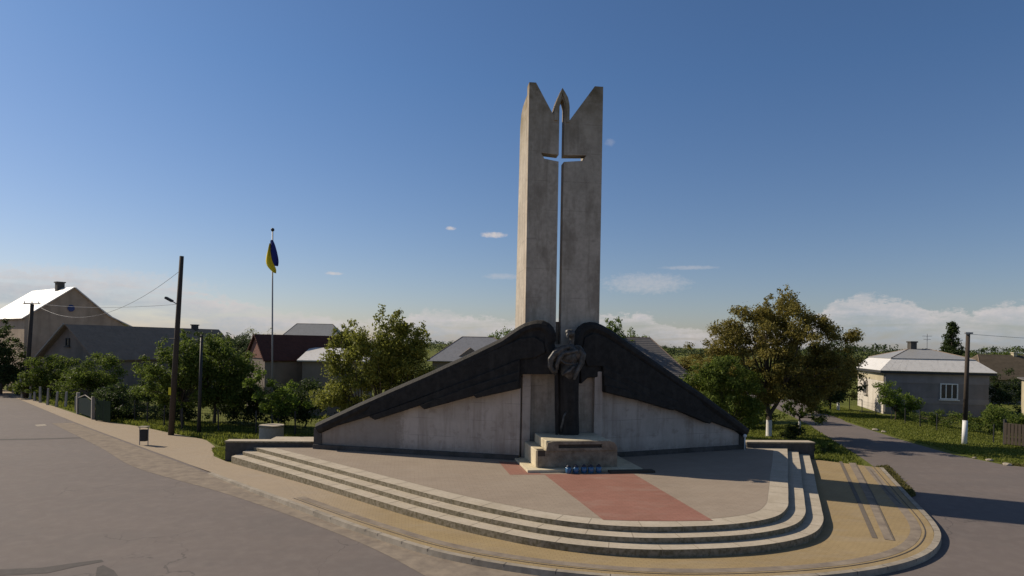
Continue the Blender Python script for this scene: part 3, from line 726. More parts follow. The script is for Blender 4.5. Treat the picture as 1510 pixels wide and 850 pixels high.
def tree(name, label, cat, base, trunks, crowns, n_cl, lump, n_leaf, size, m, r0=.16, group=None, lime=0, bole=0, spikes=0, edge=.55, parts=('trunk', 'crown'), limbs=18):
    """crowns: list of (centre offset, radii); trunks: list of fork offsets; limbs run from the forks to the clumps"""
    global rng
    rng = np.random.default_rng(zlib.crc32(label.encode())); random.seed(5)
    base = np.array((base[0], base[1], 0.0)); e = empty(name, base, label, cat, group)
    cl = []
    tot = sum(np.prod(r) ** .66 for _, r in crowns)
    for c, r in crowns: cl += crown_clumps(base + np.array(c), r, max(4, int(n_cl * np.prod(r) ** .66 / tot)), lump, edge)
    if spikes:
        tops = sorted(cl, key=lambda k: -k[2])[:max(spikes * 2, 6)]
        for k in random.sample(tops, min(spikes, len(tops))):
            for j in range(3):
                cl.append((k[0] + rng.normal() * .15, k[1] + rng.normal() * .15, k[2] + k[5] * .8 + .24 * j, .22, .22, .26, .05))
    bm = bmesh.new(); forks = []
    for f in trunks:
        f = base + np.array(f); k0 = base + (0, 0, bole); mid = (k0 + f) / 2 + rng.normal(size=3) * .05
        tube(bm, [k0 - (0, 0, .1), k0 + (0, 0, .1), mid, f], [r0 * (.8 if bole else 1.25), r0 * (.8 if bole else 1.0), r0 * .75, r0 * .62], 8); forks.append(f)
    if bole: tube(bm, [base - (0, 0, .1), base + (0, 0, .12), base + (0, 0, bole * .6), base + (0, 0, bole + .05)], [r0 * 1.35, r0 * 1.1, r0, r0 * .95], 10)
    for k in sorted(cl, key=lambda q: -q[6])[:limbs]:
        t_ = np.array(k[:3]); f = min(forks, key=lambda q: np.linalg.norm(q - t_)); mm = f * .45 + t_ * .55; mm[2] += .12 * np.linalg.norm(t_ - f) * rng.uniform(-.3, 1); mm[:2] += rng.normal(size=2) * .15
        tube(bm, [f - (0, 0, .05), f * .7 + mm * .3, mm, t_], [r0 * .5, r0 * .36, r0 * .22, r0 * .06], 5)
    obj(parts[0], bm, M['bark'], e, True)
    if lime:
        bm = bmesh.new()
        tube(bm, [base, base + (0, 0, .12), base + (0, 0, lime)], [r0 * 1.37, r0 * 1.13, r0 * 1.03], 12, False)
        obj('whitewash', bm, M['lime'], e, True)
    link(parts[1], leaf_mesh(parts[1], leaves(cl, n_leaf, size)), m, e)
    return e
def gp(px, d):                       # bearing + distance -> place on the ground
    return ((px - 755) / F * d, d)
def zat(px, py, d): return P(px, py, d).z

# big walnut to the right of the memorial
b = gp(1136, 40.5)
tree('walnut_tree', 'big spreading walnut tree with brownish green leaves and whitewashed forked trunk beside the lane', 'tree', b,
     [(-.35, .1, 2.6), (.75, -.1, 2.7), (.1, .5, 3.0)],
     [((.4, 0, 5.3), (4.4, 3.6, 3.3)), ((3.4, 0, 4.9), (2.1, 2.2, 1.9)), ((-3.2, .2, 4.5), (2.3, 2.0, 2.4)), ((-4.2, .2, 3.2), (1.2, 1.3, 1.4)), ((.2, 0, 7.3), (3.3, 2.4, 1.3)), ((2.2, -.4, 2.9), (2.8, 1.8, 1.5)), ((3.9, 0, 3.6), (1.8, 1.8, 1.5)), ((5.0, 0, 6.3), (1.3, .9, .8)), ((-2.5, 0, 6.7), (1.7, 1.6, 1.2)), ((3.0, 0, 6.7), (1.9, 1.6, 1.2)), ((-1.2, -.5, 2.9), (2.0, 1.4, 1.1))],
     330, .52, 64000, .15, M['leaf_walnut'], .16, lime=1.1, bole=1.3, spikes=6, limbs=90, edge=.25)
tree('walnut_tree', 'small low branched young tree with pale trunk at the grass edge beneath the big walnut', 'tree', gp(1181, 41.5),
     [(.05, 0, 1.2)], [((.1, 0, 1.75), (1.25, 1.0, .55)), ((1.1, -.2, 1.3), (.9, .6, .5))], 26, .3, 1700, .16, M['leaf_green'], .07, lime=.95, bole=.98, limbs=14)
tree('bush', 'tall green bush between the right wing wall and the big walnut', 'bush', gp(1062, 37.5), [(0, 0, .9), (.8, .2, 1)],
     [((0, 0, 2.6), (2.2, 1.5, 2.3)), ((1.5, .3, 2.2), (1.5, 1.2, 2.0)), ((-1.2, 0, 3.4), (1.3, 1.1, 1.5)), ((.3, 0, 4.3), (1.3, 1, 1.0))], 100, .5, 17000, .15, M['leaf_green'], .08, parts=('stem', 'foliage'))
tree('bush', 'broad green thicket on the bank seen beneath the walnut crown', 'bush', gp(1112, 50), [(0, 0, .8)], [((0, 0, 1.9), (4.2, 1.5, 1.9)), ((-2.5, .4, 2.6), (2.4, 1.5, 1.8))], 70, .6, 9000, .2, M['leaf_green'], .07, parts=('stem', 'foliage'))
tree('bush', 'dark bushy growth behind the walnut, left of the silver roofed house', 'bush', gp(1226, 56), [(0, 0, 1.2)],
     [((0, 0, 3.2), (2.6, 2, 3.0)), ((-2.6, 0, 2.8), (2.4, 2, 2.7)), ((2.2, 3.5, 2.4), (1.8, 1.3, 2.3))], 100, .65, 17000, .22, M['leaf_dark'], .1, parts=('stem', 'foliage'))
tree('bush', 'rough bush growing on the bank under the walnut branches', 'bush', gp(1105, 45), [(0, 0, .5)], [((0, 0, .9), (2.6, 1.2, .9))], 36, .45, 4200, .16, M['leaf_green'], .05, parts=('stem', 'foliage'))
# left of the memorial
tree('shrub_tree', 'bushy olive green tree with shaggy shoots rising behind the left wing wall', 'tree', gp(560, 35), [(-.9, 0, 1.3), (.2, 0, 1.5), (1.1, .2, 1.3)],
     [((0, 0, 4.0), (2.8, 2.2, 2.6)), ((0, 0, 5.4), (2.4, 1.6, 1.2)), ((-1.9, 0, 4.6), (1.4, 1.3, 1.9)), ((1.6, 0, 4.7), (1.4, 1.3, 1.7)), ((-2.3, 0, 2.6), (1.5, 1.4, 1.8)), ((2.2, .2, 3.0), (1.5, 1.4, 2.0)), ((0, 0, 1.6), (3.2, 1.5, 1.4))],
     240, .5, 40000, .155, M['leaf_olive'], .11, spikes=16, limbs=70, edge=.35)
tree('orchard_tree', 'round green fruit tree standing behind the wooden utility pole', 'tree', gp(272, 40.5), [(-.1, 0, 1.6)],
     [((-.6, 0, 3.6), (2.1, 1.8, 1.8)), ((-1.9, 0, 2.8), (1.4, 1.2, 1.5)), ((.9, 0, 3.9), (1.4, 1.4, 1.6)), ((0, 0, 2.0), (2.2, 1.4, 1.0))], 110, .5, 17000, .16, M['leaf_green'], .12, spikes=6, limbs=30)
tree('orchard_tree', 'dark leafy fruit tree between the thin dark pole and the flagpole', 'tree', gp(318, 41.5), [(0, 0, 1.7)],
     [((.1, 0, 4.1), (1.9, 1.8, 1.7)), ((1.5, 0, 3.5), (1.4, 1.4, 1.4)), ((-.4, 0, 2.4), (2.0, 1.5, 1.5)), ((1.6, 0, 2.2), (1.4, 1.4, 1.2))], 120, .5, 18000, .16, M['leaf_green'], .12, spikes=5, limbs=30)
tree('sapling', 'light green young tree with drooping branches beneath the flagpole', 'tree', gp(412, 39.0), [(0, 0, 1.1)],
     [((-.2, 0, 2.3), (1.6, 1.2, .75)), ((.4, 0, 1.6), (1.5, 1.1, .8)), ((-1.2, 0, 3.1), (.9, .8, .45))], 40, .36, 3400, .17, M['leaf_bright'], .06, limbs=22)
tree('bush', 'dark bush in the shade between flagpole and the shaggy olive tree', 'bush', gp(452, 41.5), [(0, 0, .6)], [((0, 0, 1.6), (1.8, 1.2, 1.5)), ((-1.9, .5, 1.3), (1.8, 1.2, 1.3)), ((-4, .8, 1.2), (1.6, 1.2, 1.2))], 80, .5, 11000, .16, M['leaf_dark'], .06, parts=('stem', 'foliage'))
tree('bush', 'long dark hedge bush behind the wire fence near the utility pole', 'bush', gp(250, 43.5), [(0, 0, .5)], [((-3.0, .3, 1.2), (2.2, 1, 1.2)), ((.3, 0, 1.3), (2.2, 1, 1.4)), ((3.2, 0, 1.2), (2.2, 1, 1.4)), ((-4.4, 1.4, 1.2), (1.2, .8, 1.2))], 100, .5, 15000, .17, M['leaf_dark'], .06, parts=('stem', 'foliage'))
tree('bush', 'rounded green bush in front of the long grey house, behind the leaning posts', 'bush', gp(140, 53.5), [(0, 0, .8)],
     [((.2, 0, 2.8), (2.1, 1.7, 1.7)), ((-.2, 0, 1.5), (2.7, 1.7, 1.4))], 70, .55, 12000, .17, M['leaf_green'], .09, parts=('stem', 'foliage'))
tree('bush', 'wide green bush left of the rounded one, beside the row of leaning posts', 'bush', gp(76, 57.5), [(0, 0, .7)],
     [((0, 0, 2.5), (2.3, 1.6, 1.6)), ((-.6, 0, 1.5), (2.6, 1.6, 1.4))], 70, .55, 13000, .17, M['leaf_green'], .08, parts=('stem', 'foliage'))
tree('bush', 'low dark bush under the eaves of the long grey house', 'bush', gp(186, 50), [(0, 0, .5)], [((0, 0, 1.0), (2.0, 1.2, 1.0)), ((1.6, 0, 1.4), (1.2, 1.1, 1.2))], 36, .45, 5000, .16, M['leaf_dark'], .05, parts=('stem', 'foliage'))
tree('bush', 'low dark hedge directly behind the leaning fence posts at the left', 'bush', gp(30, 66), [(0, 0, .5)], [((-2, 0, 1.1), (2.4, 1, 1.2)), ((1.6, -1.5, 1.1), (2.4, 1, 1.2)), ((5, -5, 1.0), (2.0, 1.2, 1.1))], 70, .5, 9000, .19, M['leaf_dark'], .05, parts=('stem', 'foliage'))
tree('garden_tree', 'very dark tree at the far left edge in front of the white roof', 'tree', gp(2, 62), [(0, 0, 1.8)],
     [((0, 0, 4.4), (2.2, 2.0, 2.6)), ((-2.5, 0, 4), (2, 2, 2.4)), ((.6, 0, 2.0), (2.0, 1.6, 1.5)), ((-2, 0, 1.8), (2.2, 1.6, 1.6))], 100, .6, 20000, .2, M['leaf_dark'], .16)
# behind
tree('conifer', 'small pointed dark conifer showing above the fruit trees, left of the flagpole', 'tree', gp(286, 62), [(0, 0, 4)], [((0, 0, 5.4), (.8, .8, 1.2)), ((0, 0, 4.4), (1.2, 1.2, 1))], 26, .4, 2200, .16, M['leaf_dark'], .1)
tree('garden_tree', 'bare pale twiggy tree behind the red brick gable', 'tree', gp(382, 72), [(0, 0, 3.4)], [((0, 0, 5.6), (1.9, 1.6, 1.5))], 40, .5, 900, .15, M['leaf_olive'], .11, limbs=40)
tree('garden_tree', 'dull green tree row crown behind the fruit trees, left of the red brick gable', 'tree', gp(335, 68), [(0, 0, 3)], [((-2.2, 0, 4.6), (2.6, 2, 1.6)), ((1.4, 0, 4.8), (2.0, 2, 1.4))], 44, .6, 5500, .2, M['leaf_far'], .14)
tree('garden_tree', 'small green tree top just left of the tower, above the bluish roof', 'tree', gp(741, 80), [(0, 0, 4)], [((0, 0, 5.8), (2.3, 2, 1.3)), ((-1.5, 0, 5.3), (1.4, 1.4, 1.1))], 30, .6, 3600, .2, M['leaf_bright'], .12)
tree('sapling', 'bright green spiky young tree just right of the tower', 'tree', gp(908, 52), [(0, 0, 4.2)], [((0, 0, 6.2), (.9, .9, 1.4)), ((.3, 0, 5.4), (1.4, 1.2, 1.0))], 34, .32, 2400, .17, M['leaf_bright'], .09, spikes=4)
tree('sapling', 'lower bright green young tree above the grey slate roof right of the tower', 'tree', gp(940, 54), [(0, 0, 4.2)], [((0, 0, 6.0), (1.1, 1.0, .8)), ((.3, 0, 5.3), (1.3, 1, .8))], 26, .32, 1600, .17, M['leaf_bright'], .08, spikes=2)
tree('bush', 'brownish twiggy bush at the right end of the grey slate roof', 'bush', gp(1018, 50), [(0, 0, 2)], [((0, 0, 3.9), (1.0, 1, 1.5)), ((.9, 0, 3.4), (1.2, 1, 1.6))], 30, .45, 2600, .16, M['leaf_walnut'], .07, parts=('stem', 'foliage'))
# right
tree('bush', 'bright leafy bush at the corner of the silver roofed house', 'bush', gp(1322, 52), [(0, 0, .7)], [((0, 0, 1.6), (1.75, 1.2, 1.0)), ((-.8, 0, 2.1), (.9, .8, .8)), ((.9, 0, 1.2), (1.2, 1, .9))], 40, .4, 5000, .16, M['leaf_bright'], .06, parts=('stem', 'foliage'))
e = empty('conifer', (*gp(1404, 84), 0), 'dark pointed spruce rising behind the silver roofed house', 'tree')
bx, by = gp(1404, 84)
bm = bmesh.new(); tube(bm, [(bx, by, -.1), (bx, by, 9.4)], [.25, .04], 8); obj('trunk', bm, M['bark'], e)
cl = []
for k in range(15):
    z = 2.2 + k * .49; rr = (9.6 - z) / 7.4 * 2.6
    for j in range(max(4, int(rr * 6))):
        a = rng.uniform(0, 6.28); q = rr * rng.uniform(.3, 1.05)
        cl.append((bx + math.cos(a) * q, by + math.sin(a) * q, z - q * .15, .55, .55, .36, .2))
link('crown', leaf_mesh('crown', leaves(cl, 13000, .26)), M['leaf_dark'], e)
tree('bush', 'leafy green bush behind the dark wooden gate at the right edge', 'bush', gp(1490, 41), [(0, 0, .6)], [((.2, 0, 1.3), (1.4, 1, 1.2)), ((-1.0, 0, 1.5), (.6, .7, .8)), ((.9, 0, .9), (1.3, 1, .9))], 40, .36, 5000, .14, M['leaf_green'], .05, parts=('stem', 'foliage'))
tree('bush', 'yellow green shoots right of the white footed pole', 'bush', gp(1462, 44), [(0, 0, .6)], [((0, 0, 1.3), (.7, .6, 1.1)), ((.6, 0, .8), (.8, .6, .8))], 22, .3, 2200, .14, M['leaf_bright'], .04, parts=('stem', 'foliage'))
tree('bush', 'dark bush between the silver roofed house and the mossy brown roof', 'bush', gp(1478, 60), [(0, 0, 1)], [((0, 0, 2.0), (1.9, 1.6, 1.9)), ((2.2, 0, 1.5), (1.8, 1.4, 1.6))], 44, .55, 6000, .18, M['leaf_dark'], .07, parts=('stem', 'foliage'))
tree('bush', 'low hedge along the wire fence before the silver roofed house', 'bush', (31.2, 48), [(0, 0, .4)], [((-.2, 3, .5), (.6, 2.2, .5)), ((0, 0, .6), (.6, 2.2, .6)), ((.2, -3, .6), (.7, 2.2, .6))], 40, .34, 5000, .13, M['leaf_green'], .03, parts=('stem', 'foliage'))
tree('bush', 'dark rounded shrub on the verge just right of the steps', 'bush', (16.1, 34.6), [(0, 0, .2)], [((0, 0, .3), (.55, .5, .35)), ((.9, .5, .22), (.4, .4, .26))], 16, .2, 1500, .11, M['leaf_green'], .03, parts=('stem', 'foliage'))
tree('bush', 'small weedy shrub at the foot of the big walnut trunk', 'bush', (17.3, 40), [(0, 0, .2)], [((0, 0, .45), (.9, .5, .5))], 14, .28, 1500, .13, M['leaf_dark'], .03, parts=('stem', 'foliage'))
for px, d, cr_, kind, lab in ((1030, 100, 2.6, 'leaf_far', 'low far tree between the slate roof and the walnut crown'), (1085, 118, 2.8, 'leaf_dark', 'dark far tree seen through the left side of the walnut'), (1175, 105, 3.0, 'leaf_far', 'far tree seen through the right side of the walnut'), (668, 105, 2.9, 'leaf_dark', 'dark far tree behind the bluish grey roof, left of the tower'), (1340, 150, 4.6, 'leaf_far', 'rounded tree far behind the chimney of the silver roofed house'), (1300, 120, 3.4, 'leaf_dark', 'dark low tree far off, just right of the walnut crown'),
                              (1455, 130, 5.0, 'leaf_green', 'green tree behind the mossy brown roof, right of the spruce'), (1500, 120, 4.6, 'leaf_green', 'green tree behind the mossy brown roof at the right edge'), (1250, 95, 3.6, 'leaf_walnut', 'brownish tree beyond the lane, behind the walnut')):
    tree('distant_tree', lab, 'tree', gp(px, d), [(0, 0, 2)], [((0, 0, cr_ * .75), (cr_, cr_ * .8, cr_ * .6)), ((cr_ * .8, 0, cr_ * .6), (cr_ * .8, cr_ * .7, cr_ * .5))], 40, cr_ * .2, 4200, .34, M[kind], .2, limbs=8)
# far wood along the horizon: one mass
cl = []
for px in np.arange(-420, 2000, 9):
    d = 330 + 60 * math.sin(px * .013) + rng.uniform(-25, 25); h = 5.2 + 1.6 * math.sin(px * .021 + 1) + rng.uniform(-1.0, 1.4)
    if px > 1200: h += 2.2
    x, y = gp(px, d)
    cl.append((x, y, h * .5, 4.2, 4, h * .55, 1)); cl.append((x + rng.uniform(-2, 2), y + 4, h * .85, 2.2, 2.2, 1.3, .4))
o = link('far_wood', leaf_mesh('far_wood', leaves(cl, 52000, 1.0)), M['leaf_far']); tag(o, 'dark far wood along the horizon behind the houses', 'wood', None, 'stuff')
# grass blades on the verges
def blades(name, label, polys, n, h, m):
    vv = []
    for poly, share in polys:
        p = np.array(poly); lo, hi = p.min(0), p.max(0); got = 0; need = int(n * share)
        while got < need:
            q = rng.uniform(lo, hi, (need * 2, 2)); ins_ = np.zeros(len(q), bool); j = len(p) - 1
            for i in range(len(p)):
                c = ((p[i, 1] > q[:, 1]) != (p[j, 1] > q[:, 1])) & (q[:, 0] < (p[j, 0] - p[i, 0]) * (q[:, 1] - p[i, 1]) / (p[j, 1] - p[i, 1] + 1e-9) + p[i, 0]); ins_ ^= c; j = i
            q = q[ins_][:need - got]; got += len(q); k = len(q)
            a = rng.uniform(0, 6.28, k); hh = h * rng.uniform(.4, 1.5, k); wd = .035 + .02 * rng.random(k)
            lean = rng.normal(size=(k, 2)) * .35 * hh[:, None]
            dx = np.stack([np.cos(a), np.sin(a)], 1) * wd[:, None]
            z0 = np.zeros((k, 1))
            v = np.stack([np.hstack([q - dx, z0]), np.hstack([q + dx, z0]), np.hstack([q + lean + dx * .2, hh[:, None]]), np.hstack([q + lean - dx * .2, hh[:, None]])], 1)
            vv.append(v.reshape(-1, 3))
    o = link(name, leaf_mesh(name, np.concatenate(vv)), m); tag(o, label, 'grass', None, 'stuff')
M['blade'] = leafmat('grass_blade', (.12, .145, .024), (.18, .205, .036), (.25, .27, .058))
M['blade_dry'] = leafmat('dry_grass_blade', (.10, .095, .03), (.14, .13, .04), (.19, .17, .06))
blades('grass', 'short sunlit grass on the bank along the lane', [([(24.3, 33), (26.8, 30.3), (34, 26.8), (33, 38), (31, 58), (28, 62), (26.2, 52), (24.6, 41)], .62), ([(29, 36), (42, 33), (42, 54), (31.5, 54)], .25), ([(26.2, 52), (31, 58), (33, 75), (30.8, 68)], .13)], 52000, .075, M['blade'])
blades('grass', 'rough grass on the verge right of the steps and behind the low walls', [([(14.7, 31.6), (16.6, 30.6), (18.1, 34.6), (19.8, 41), (21.4, 47), (14, 46), (11.5, 34), (14.8, 33)], .62), ([(-14.3, 36), (-13.9, 32.2), (-9, 30.8), (-8.5, 38), (-14, 38.5)], .28), ([(-14.8, 32.6), (-14.2, 31.4), (-12.95, 29.7), (-12.9, 31.2), (-13.5, 33)], .10)], 30000, .11, M['blade'])
blades('grass', 'weedy grass along the fence behind the left pavement', [([(-28, 44), (-23.2, 40.9), (-19.4, 37.9), (-16.7, 35.9), (-14.9, 33.6), (-13.8, 39), (-19, 42), (-26, 46)], .6), ([(-52, 67.4), (-27.9, 44), (-27, 46), (-50, 69)], .4)], 22000, .17, M['blade'])
blades('dry_grass', 'dry pale grass edge on the lane side of the pavement', [([(14.75, 24.2), (15.5, 25), (17.9, 31), (17.0, 30.6)], .45), ([(24.1, 32.4), (26.6, 29.9), (31, 28), (32, 28.8), (27, 31)], .55)], 6000, .10, M['blade_dry'])

# ================================================================== HOUSES
def frame(A, ang):
    A = Vector((A[0], A[1], 0)); u = Vector((math.cos(ang), math.sin(ang), 0)); v = Vector((-math.sin(ang), math.cos(ang), 0))
    return lambda a, b, z: A + u * a + v * b + Vector((0, 0, z))
def quad_slab(bm, q, t):
    q = [Vector(p) for p in q]; n = (q[1] - q[0]).cross(q[2] - q[0]).normalized()
    if n.z < 0: n = -n
    a = [bm.verts.new(p) for p in q]; b = [bm.verts.new(p + n * t) for p in q]
    bm.faces.new(a); bm.faces.new(b[::-1])
    for i in range(len(q)): j = (i + 1) % len(q); bm.faces.new((a[i], a[j], b[j], b[i]))
def gable_house(name, label, A, ang, W, L, ze_l, ze_r, zr, wm, rm, over=.35, ridge=.5, gable=None, t=.1, kick=None, eave_over=None):
    """gable end runs 0..W along ang at A; house goes back L; eaves heights at u=0 (ze_l) and u=W (ze_r)"""
    f = frame(A, ang); e = empty(name, f(W / 2, L / 2, 0), label, 'house'); eo = over if eave_over is None else eave_over
    bm = bmesh.new(); m_ = W * ridge
    prism(bm, [(0, -.1), (W, -.1), (W, ze_r), (m_, zr), (0, ze_l)], [], lambda a, z, b: f(a, b, z), 0, L); wo = obj('wall', bm, wm, e)
    if gable:
        bm = bmesh.new(); prism(bm, [(.1, ze_l), (W - .1, ze_r), (m_, zr - .06)], [], lambda a, z, b: f(a, b, z), -.05, -.004); obj('gable', bm, gable, e)
    bm = bmesh.new()
    sl_ = (zr - ze_l) / m_; srr = (zr - ze_r) / (W - m_); z_ = .02
    quad_slab(bm, [f(m_, -over, zr + z_), f(-eo, -over, ze_l - eo * sl_ + z_), f(-eo, L + over, ze_l - eo * sl_ + z_), f(m_, L + over, zr + z_)], t)
    if rm == M['tin']:
        for q in range(1, int(L / .85)):
            tube(bm, [f(m_, q * .85, zr + z_ + t), f(-eo, q * .85, ze_l - eo * sl_ + z_ + t)], .03, 4)
    if kick:
        k = W - kick[0]; zk_ = zr - (k - m_) * srr * 1.12
        quad_slab(bm, [f(m_, -over, zr + z_), f(m_, L + over, zr + z_), f(k, L + over, zk_ + z_), f(k, -over, zk_ + z_)], t)
        quad_slab(bm, [f(k, -over, zk_ + z_), f(k, L + over, zk_ + z_), f(W + kick[1], L + over, ze_r - .35), f(W + kick[1], -over, ze_r - .35)], t)
    else:
        quad_slab(bm, [f(m_, -over, zr + z_), f(m_, L + over, zr + z_), f(W + eo, L + over, ze_r - eo * srr + z_), f(W + eo, -over, ze_r - eo * srr + z_)], t)
    ro = obj('roof', bm, rm, e)
    return e, f, ro
def chimney(p, s, h, m, roof, rz=0):
    bm = bmesh.new(); box(bm, Vector(p) + Vector((0, 0, h / 2)), (s, s, h), rz); box(bm, Vector(p) + Vector((0, 0, h)), (s * 1.25, s * 1.25, .12), rz); obj('chimney', bm, m, roof)
def window(f, a, z, w_, h, parent, m=None, n=2, b=0, cross=True):
    fm = m or M['white']
    bm = bmesh.new(); mid = lambda aa, zz, bb, sa, sz, sb: prism(bm, [(aa - sa / 2, zz - sz / 2), (aa + sa / 2, zz - sz / 2), (aa + sa / 2, zz + sz / 2), (aa - sa / 2, zz + sz / 2)], [], lambda x, z_, y: f(x, y, z_), bb - sb / 2, bb + sb / 2)
    t = .09
    for s in (-1, 1): mid(a + s * (w_ / 2 - t / 2), z, b - .04, t, h, .1); mid(a, z + s * (h / 2 - t / 2), b - .04, w_ - 2 * t - .004, t, .1)
    for k in range(1, n): mid(a - w_ / 2 + w_ * k / n, z, b - .035, .07, h - 2 * t - .004, .08)
    mid(a, z - h / 2 - .06, b - .08, w_ + .2, .07, .18)
    wo = obj('window', bm, fm, parent)
    bm = bmesh.new(); mid(a, z, b - .012, w_ - t, h - t, .018); obj('pane', bm, M['glass'], wo)

# tall beige gable house at the far left
A = P(36, 470, 70)
e, f, ro = gable_house('gable_house', 'tall beige house with bright white tin roof and tiny blue window in its gable', (A.x, A.y), math.atan2(.8, .6), 10, 12.5, 7.5, 6.9, 11.0, M['beige'], M['tin'], ridge=.46, kick=(1.8, 1.2), over=.3)
bm = bmesh.new(); prism(bm, [(4.35 +   .36 * math.cos(k * math.pi / 4 + .39), 8.7 + .40 * math.sin(k * math.pi / 4 + .39)) for k in range(8)], [], lambda x, z, y: f(x, y, z), -.1, -.004); obj('window', bm, M['blue'], e)
chimney(f(4.4, 3.5, 10.6), .75, 1.15, M['plinth'], ro, .9)
# long grey house before it
e, f, ro = gable_house('long_house', 'long low grey house with dull slate roof between bushes and the beige gable house', (-44.0, 61.6), math.atan2(-1.3, 3.3), 7.0, 17, 3.7, 3.7, 6.55, M['greyplaster'], M['slate_dark'], over=.45)
window(f, 3.3, 5.0, .5, .75, e, M['dark'], 1)
bm = bmesh.new()
quad_slab(bm, [f(3.5, -.62, 6.62), f(-.4, -.62, 3.45), f(-.4, -.47, 3.45), f(3.5, -.47, 6.62)], .12); obj('verge_board', bm, M['greywood'], e)
chimney(f(3.6, 14, 6.3), .55, .75, M['plinth'], ro)
# brick gabled house
e, f, ro = gable_house('brick_house', 'small house with red brick gable and very dark roof behind the flagpole', (-20.35, 50.5), R(-45), 3.0, 7.5, 4.15, 4.15, 5.85, M['greyplaster'], M['brown_roof'], gable=M['brick'], over=.22)
def shed_roof_house(name, label, A, ang, W, D, zb_, zf, wm, rm):
    f = frame(A, ang); e = empty(name, f(W / 2, D / 2, 0), label, 'house')
    bm = bmesh.new(); prism(bm, [(0, -.1), (D, -.1), (D, zb_), (0, zf)], [], lambda b, z, a: f(a, b, z), 0, W); obj('wall', bm, wm, e)
    bm = bmesh.new(); quad_slab(bm, [f(-.3, -.4, zf - .1), f(W + .3, -.4, zf - .1), f(W + .3, D + .1, zb_ + .05), f(-.3, D + .1, zb_ + .05)], .08); obj('roof', bm, rm, e)
    return e, f
def hip_house(name, label, A, ang, W, D, ze, zr, ridge, wm, rm, over=.45, brk=None, rm2=None, t=.06):
    """front wall runs 0..W from A along ang; ridge = (u0, u1); brk = (inset, z) of a roof break line"""
    f = frame(A, ang); e = empty(name, f(W / 2, D / 2, 0), label, 'house')
    bm = bmesh.new(); prism(bm, [(0, 0), (W, 0), (W, D), (0, D)], [], lambda a, b, z: f(a, b, z), -.1, ze); obj('wall', bm, wm, e)
    o_ = over; E = [(-o_, -o_), (W + o_, -o_), (W + o_, D + o_), (-o_, D + o_)]
    ro = None
    if brk:
        i, zb_ = brk; Bk = [(i, i), (W - i, i), (W - i, D - i), (i, D - i)]
        bm = bmesh.new()
        for k in range(4):
            j = (k + 1) % 4; quad_slab(bm, [f(*E[k], ze + .03), f(*E[j], ze + .03), f(*Bk[j], zb_), f(*Bk[k], zb_)], t)
        for k in (0, 3):
            j = (k + 1) % 4
            for q in range(1, 14):
                g_ = q / 14; a_ = [E[k][i2] + (E[j][i2] - E[k][i2]) * g_ for i2 in (0, 1)]; b_ = [Bk[k][i2] + (Bk[j][i2] - Bk[k][i2]) * g_ for i2 in (0, 1)]
                tube(bm, [f(*a_, ze + .03 + t), f(*b_, zb_ + t)], .022, 4)
        obj('lower_roof', bm, rm2, e)
        bm = bmesh.new()
        for k in range(4):
            q = Vector((E[(k + 1) % 4][0] - E[k][0], E[(k + 1) % 4][1] - E[k][1])).normalized(); mid = ((E[k][0] + E[(k + 1) % 4][0]) / 2, (E[k][1] + E[(k + 1) % 4][1]) / 2)
        prism(bm, E, [[(a + (.16 if a < 1 else -.16), b + (.16 if b < 1 else -.16)) for a, b in E]], lambda a, b, z: f(a, b, z), ze - .16, ze + .02); obj('gutter', bm, M['dark'], e)
        E = [(a + (-.06 if a < W / 2 else .06), b + (-.06 if b < D / 2 else .06)) for a, b in Bk]; z0 = zb_ + .05
    else: z0 = ze
    r0, r1 = (ridge[0], D / 2), (ridge[1], D / 2)
    bm = bmesh.new()
    for q in ([(*E[0], z0), (*E[1], z0), (*r1, zr), (*r0, zr)], [(*E[1], z0), (*E[2], z0), (*r1, zr)], [(*E[2], z0), (*E[3], z0), (*r0, zr), (*r1, zr)], [(*E[3], z0), (*E[0], z0), (*r0, zr)]):
        quad_slab(bm, [f(*p) for p in q], t)
    ro = obj('roof', bm, rm, e)
    bm = bmesh.new()
    for p, q in ((E[0], r0), (E[1], r1), (E[2], r1), (E[3], r0), (r0, r1)):
        tube(bm, [f(*p, (z0 if p in E else zr) + t), f(*q, zr + t)], .045, 6)
    obj('ridge_cap', bm, M['slate_dark'], ro)
    return e, f, ro
# silver roofed house, right
HA = (32.45, 57.0); hang = math.atan2(-2.2, 8.5)
e, f, ro = hip_house('hip_roof_house', 'single storey house with silver hipped tin roof, lit cream side and grey front', HA, hang, 7.9, 8.6, 3.72, 5.62, (3.1, 4.9), M['violetgrey'], M['tin_grey'], .42, (.75, 4.75), M['tin'])
bm = bmesh.new(); prism(bm, [(.02, -.05), (8.58, -.05), (8.58, 2.85), (.02, 2.85)], [], lambda b, z, a: f(a, b, z), -.05, -.004); obj('side_wall', bm, M['whitewall'], e)
bm = bmesh.new(); prism(bm, [(.02, 2.853), (8.58, 2.853), (8.58, 3.7), (.02, 3.7)], [], lambda b, z, a: f(a, b, z), -.07, -.004); obj('cream_frieze', bm, M['cream'], e)
bm = bmesh.new(); prism(bm, [(-.02, 1.05), (7.92, 1.05), (7.92, 1.5), (-.02, 1.5)], [], lambda a, z, b: f(a, b, z), -.05, -.004); obj('plaster_band', bm, M['mauveband'], e)
bm = bmesh.new(); prism(bm, [(-.02, 2.75), (7.92, 2.75), (7.92, 3.68), (-.02, 3.68)], [], lambda a, z, b: f(a, b, z), -.05, -.004); obj('plaster_band', bm, M['mauveband'], e)
window(f, 4.95, 2.12, 1.35, 1.35, e, None, 3)
fs = lambda a, b, z: f(b - .06, a, z)
window(fs, 5.6, 2.0, 1.2, 1.3, e, M['greywood'], 2)
bm = bmesh.new(); tube(bm, [f(-.15, -.38, 3.55), f(.06, -.12, 3.3), f(.06, -.12, .2)], .05, 8); obj('downpipe', bm, M['metal'], e)
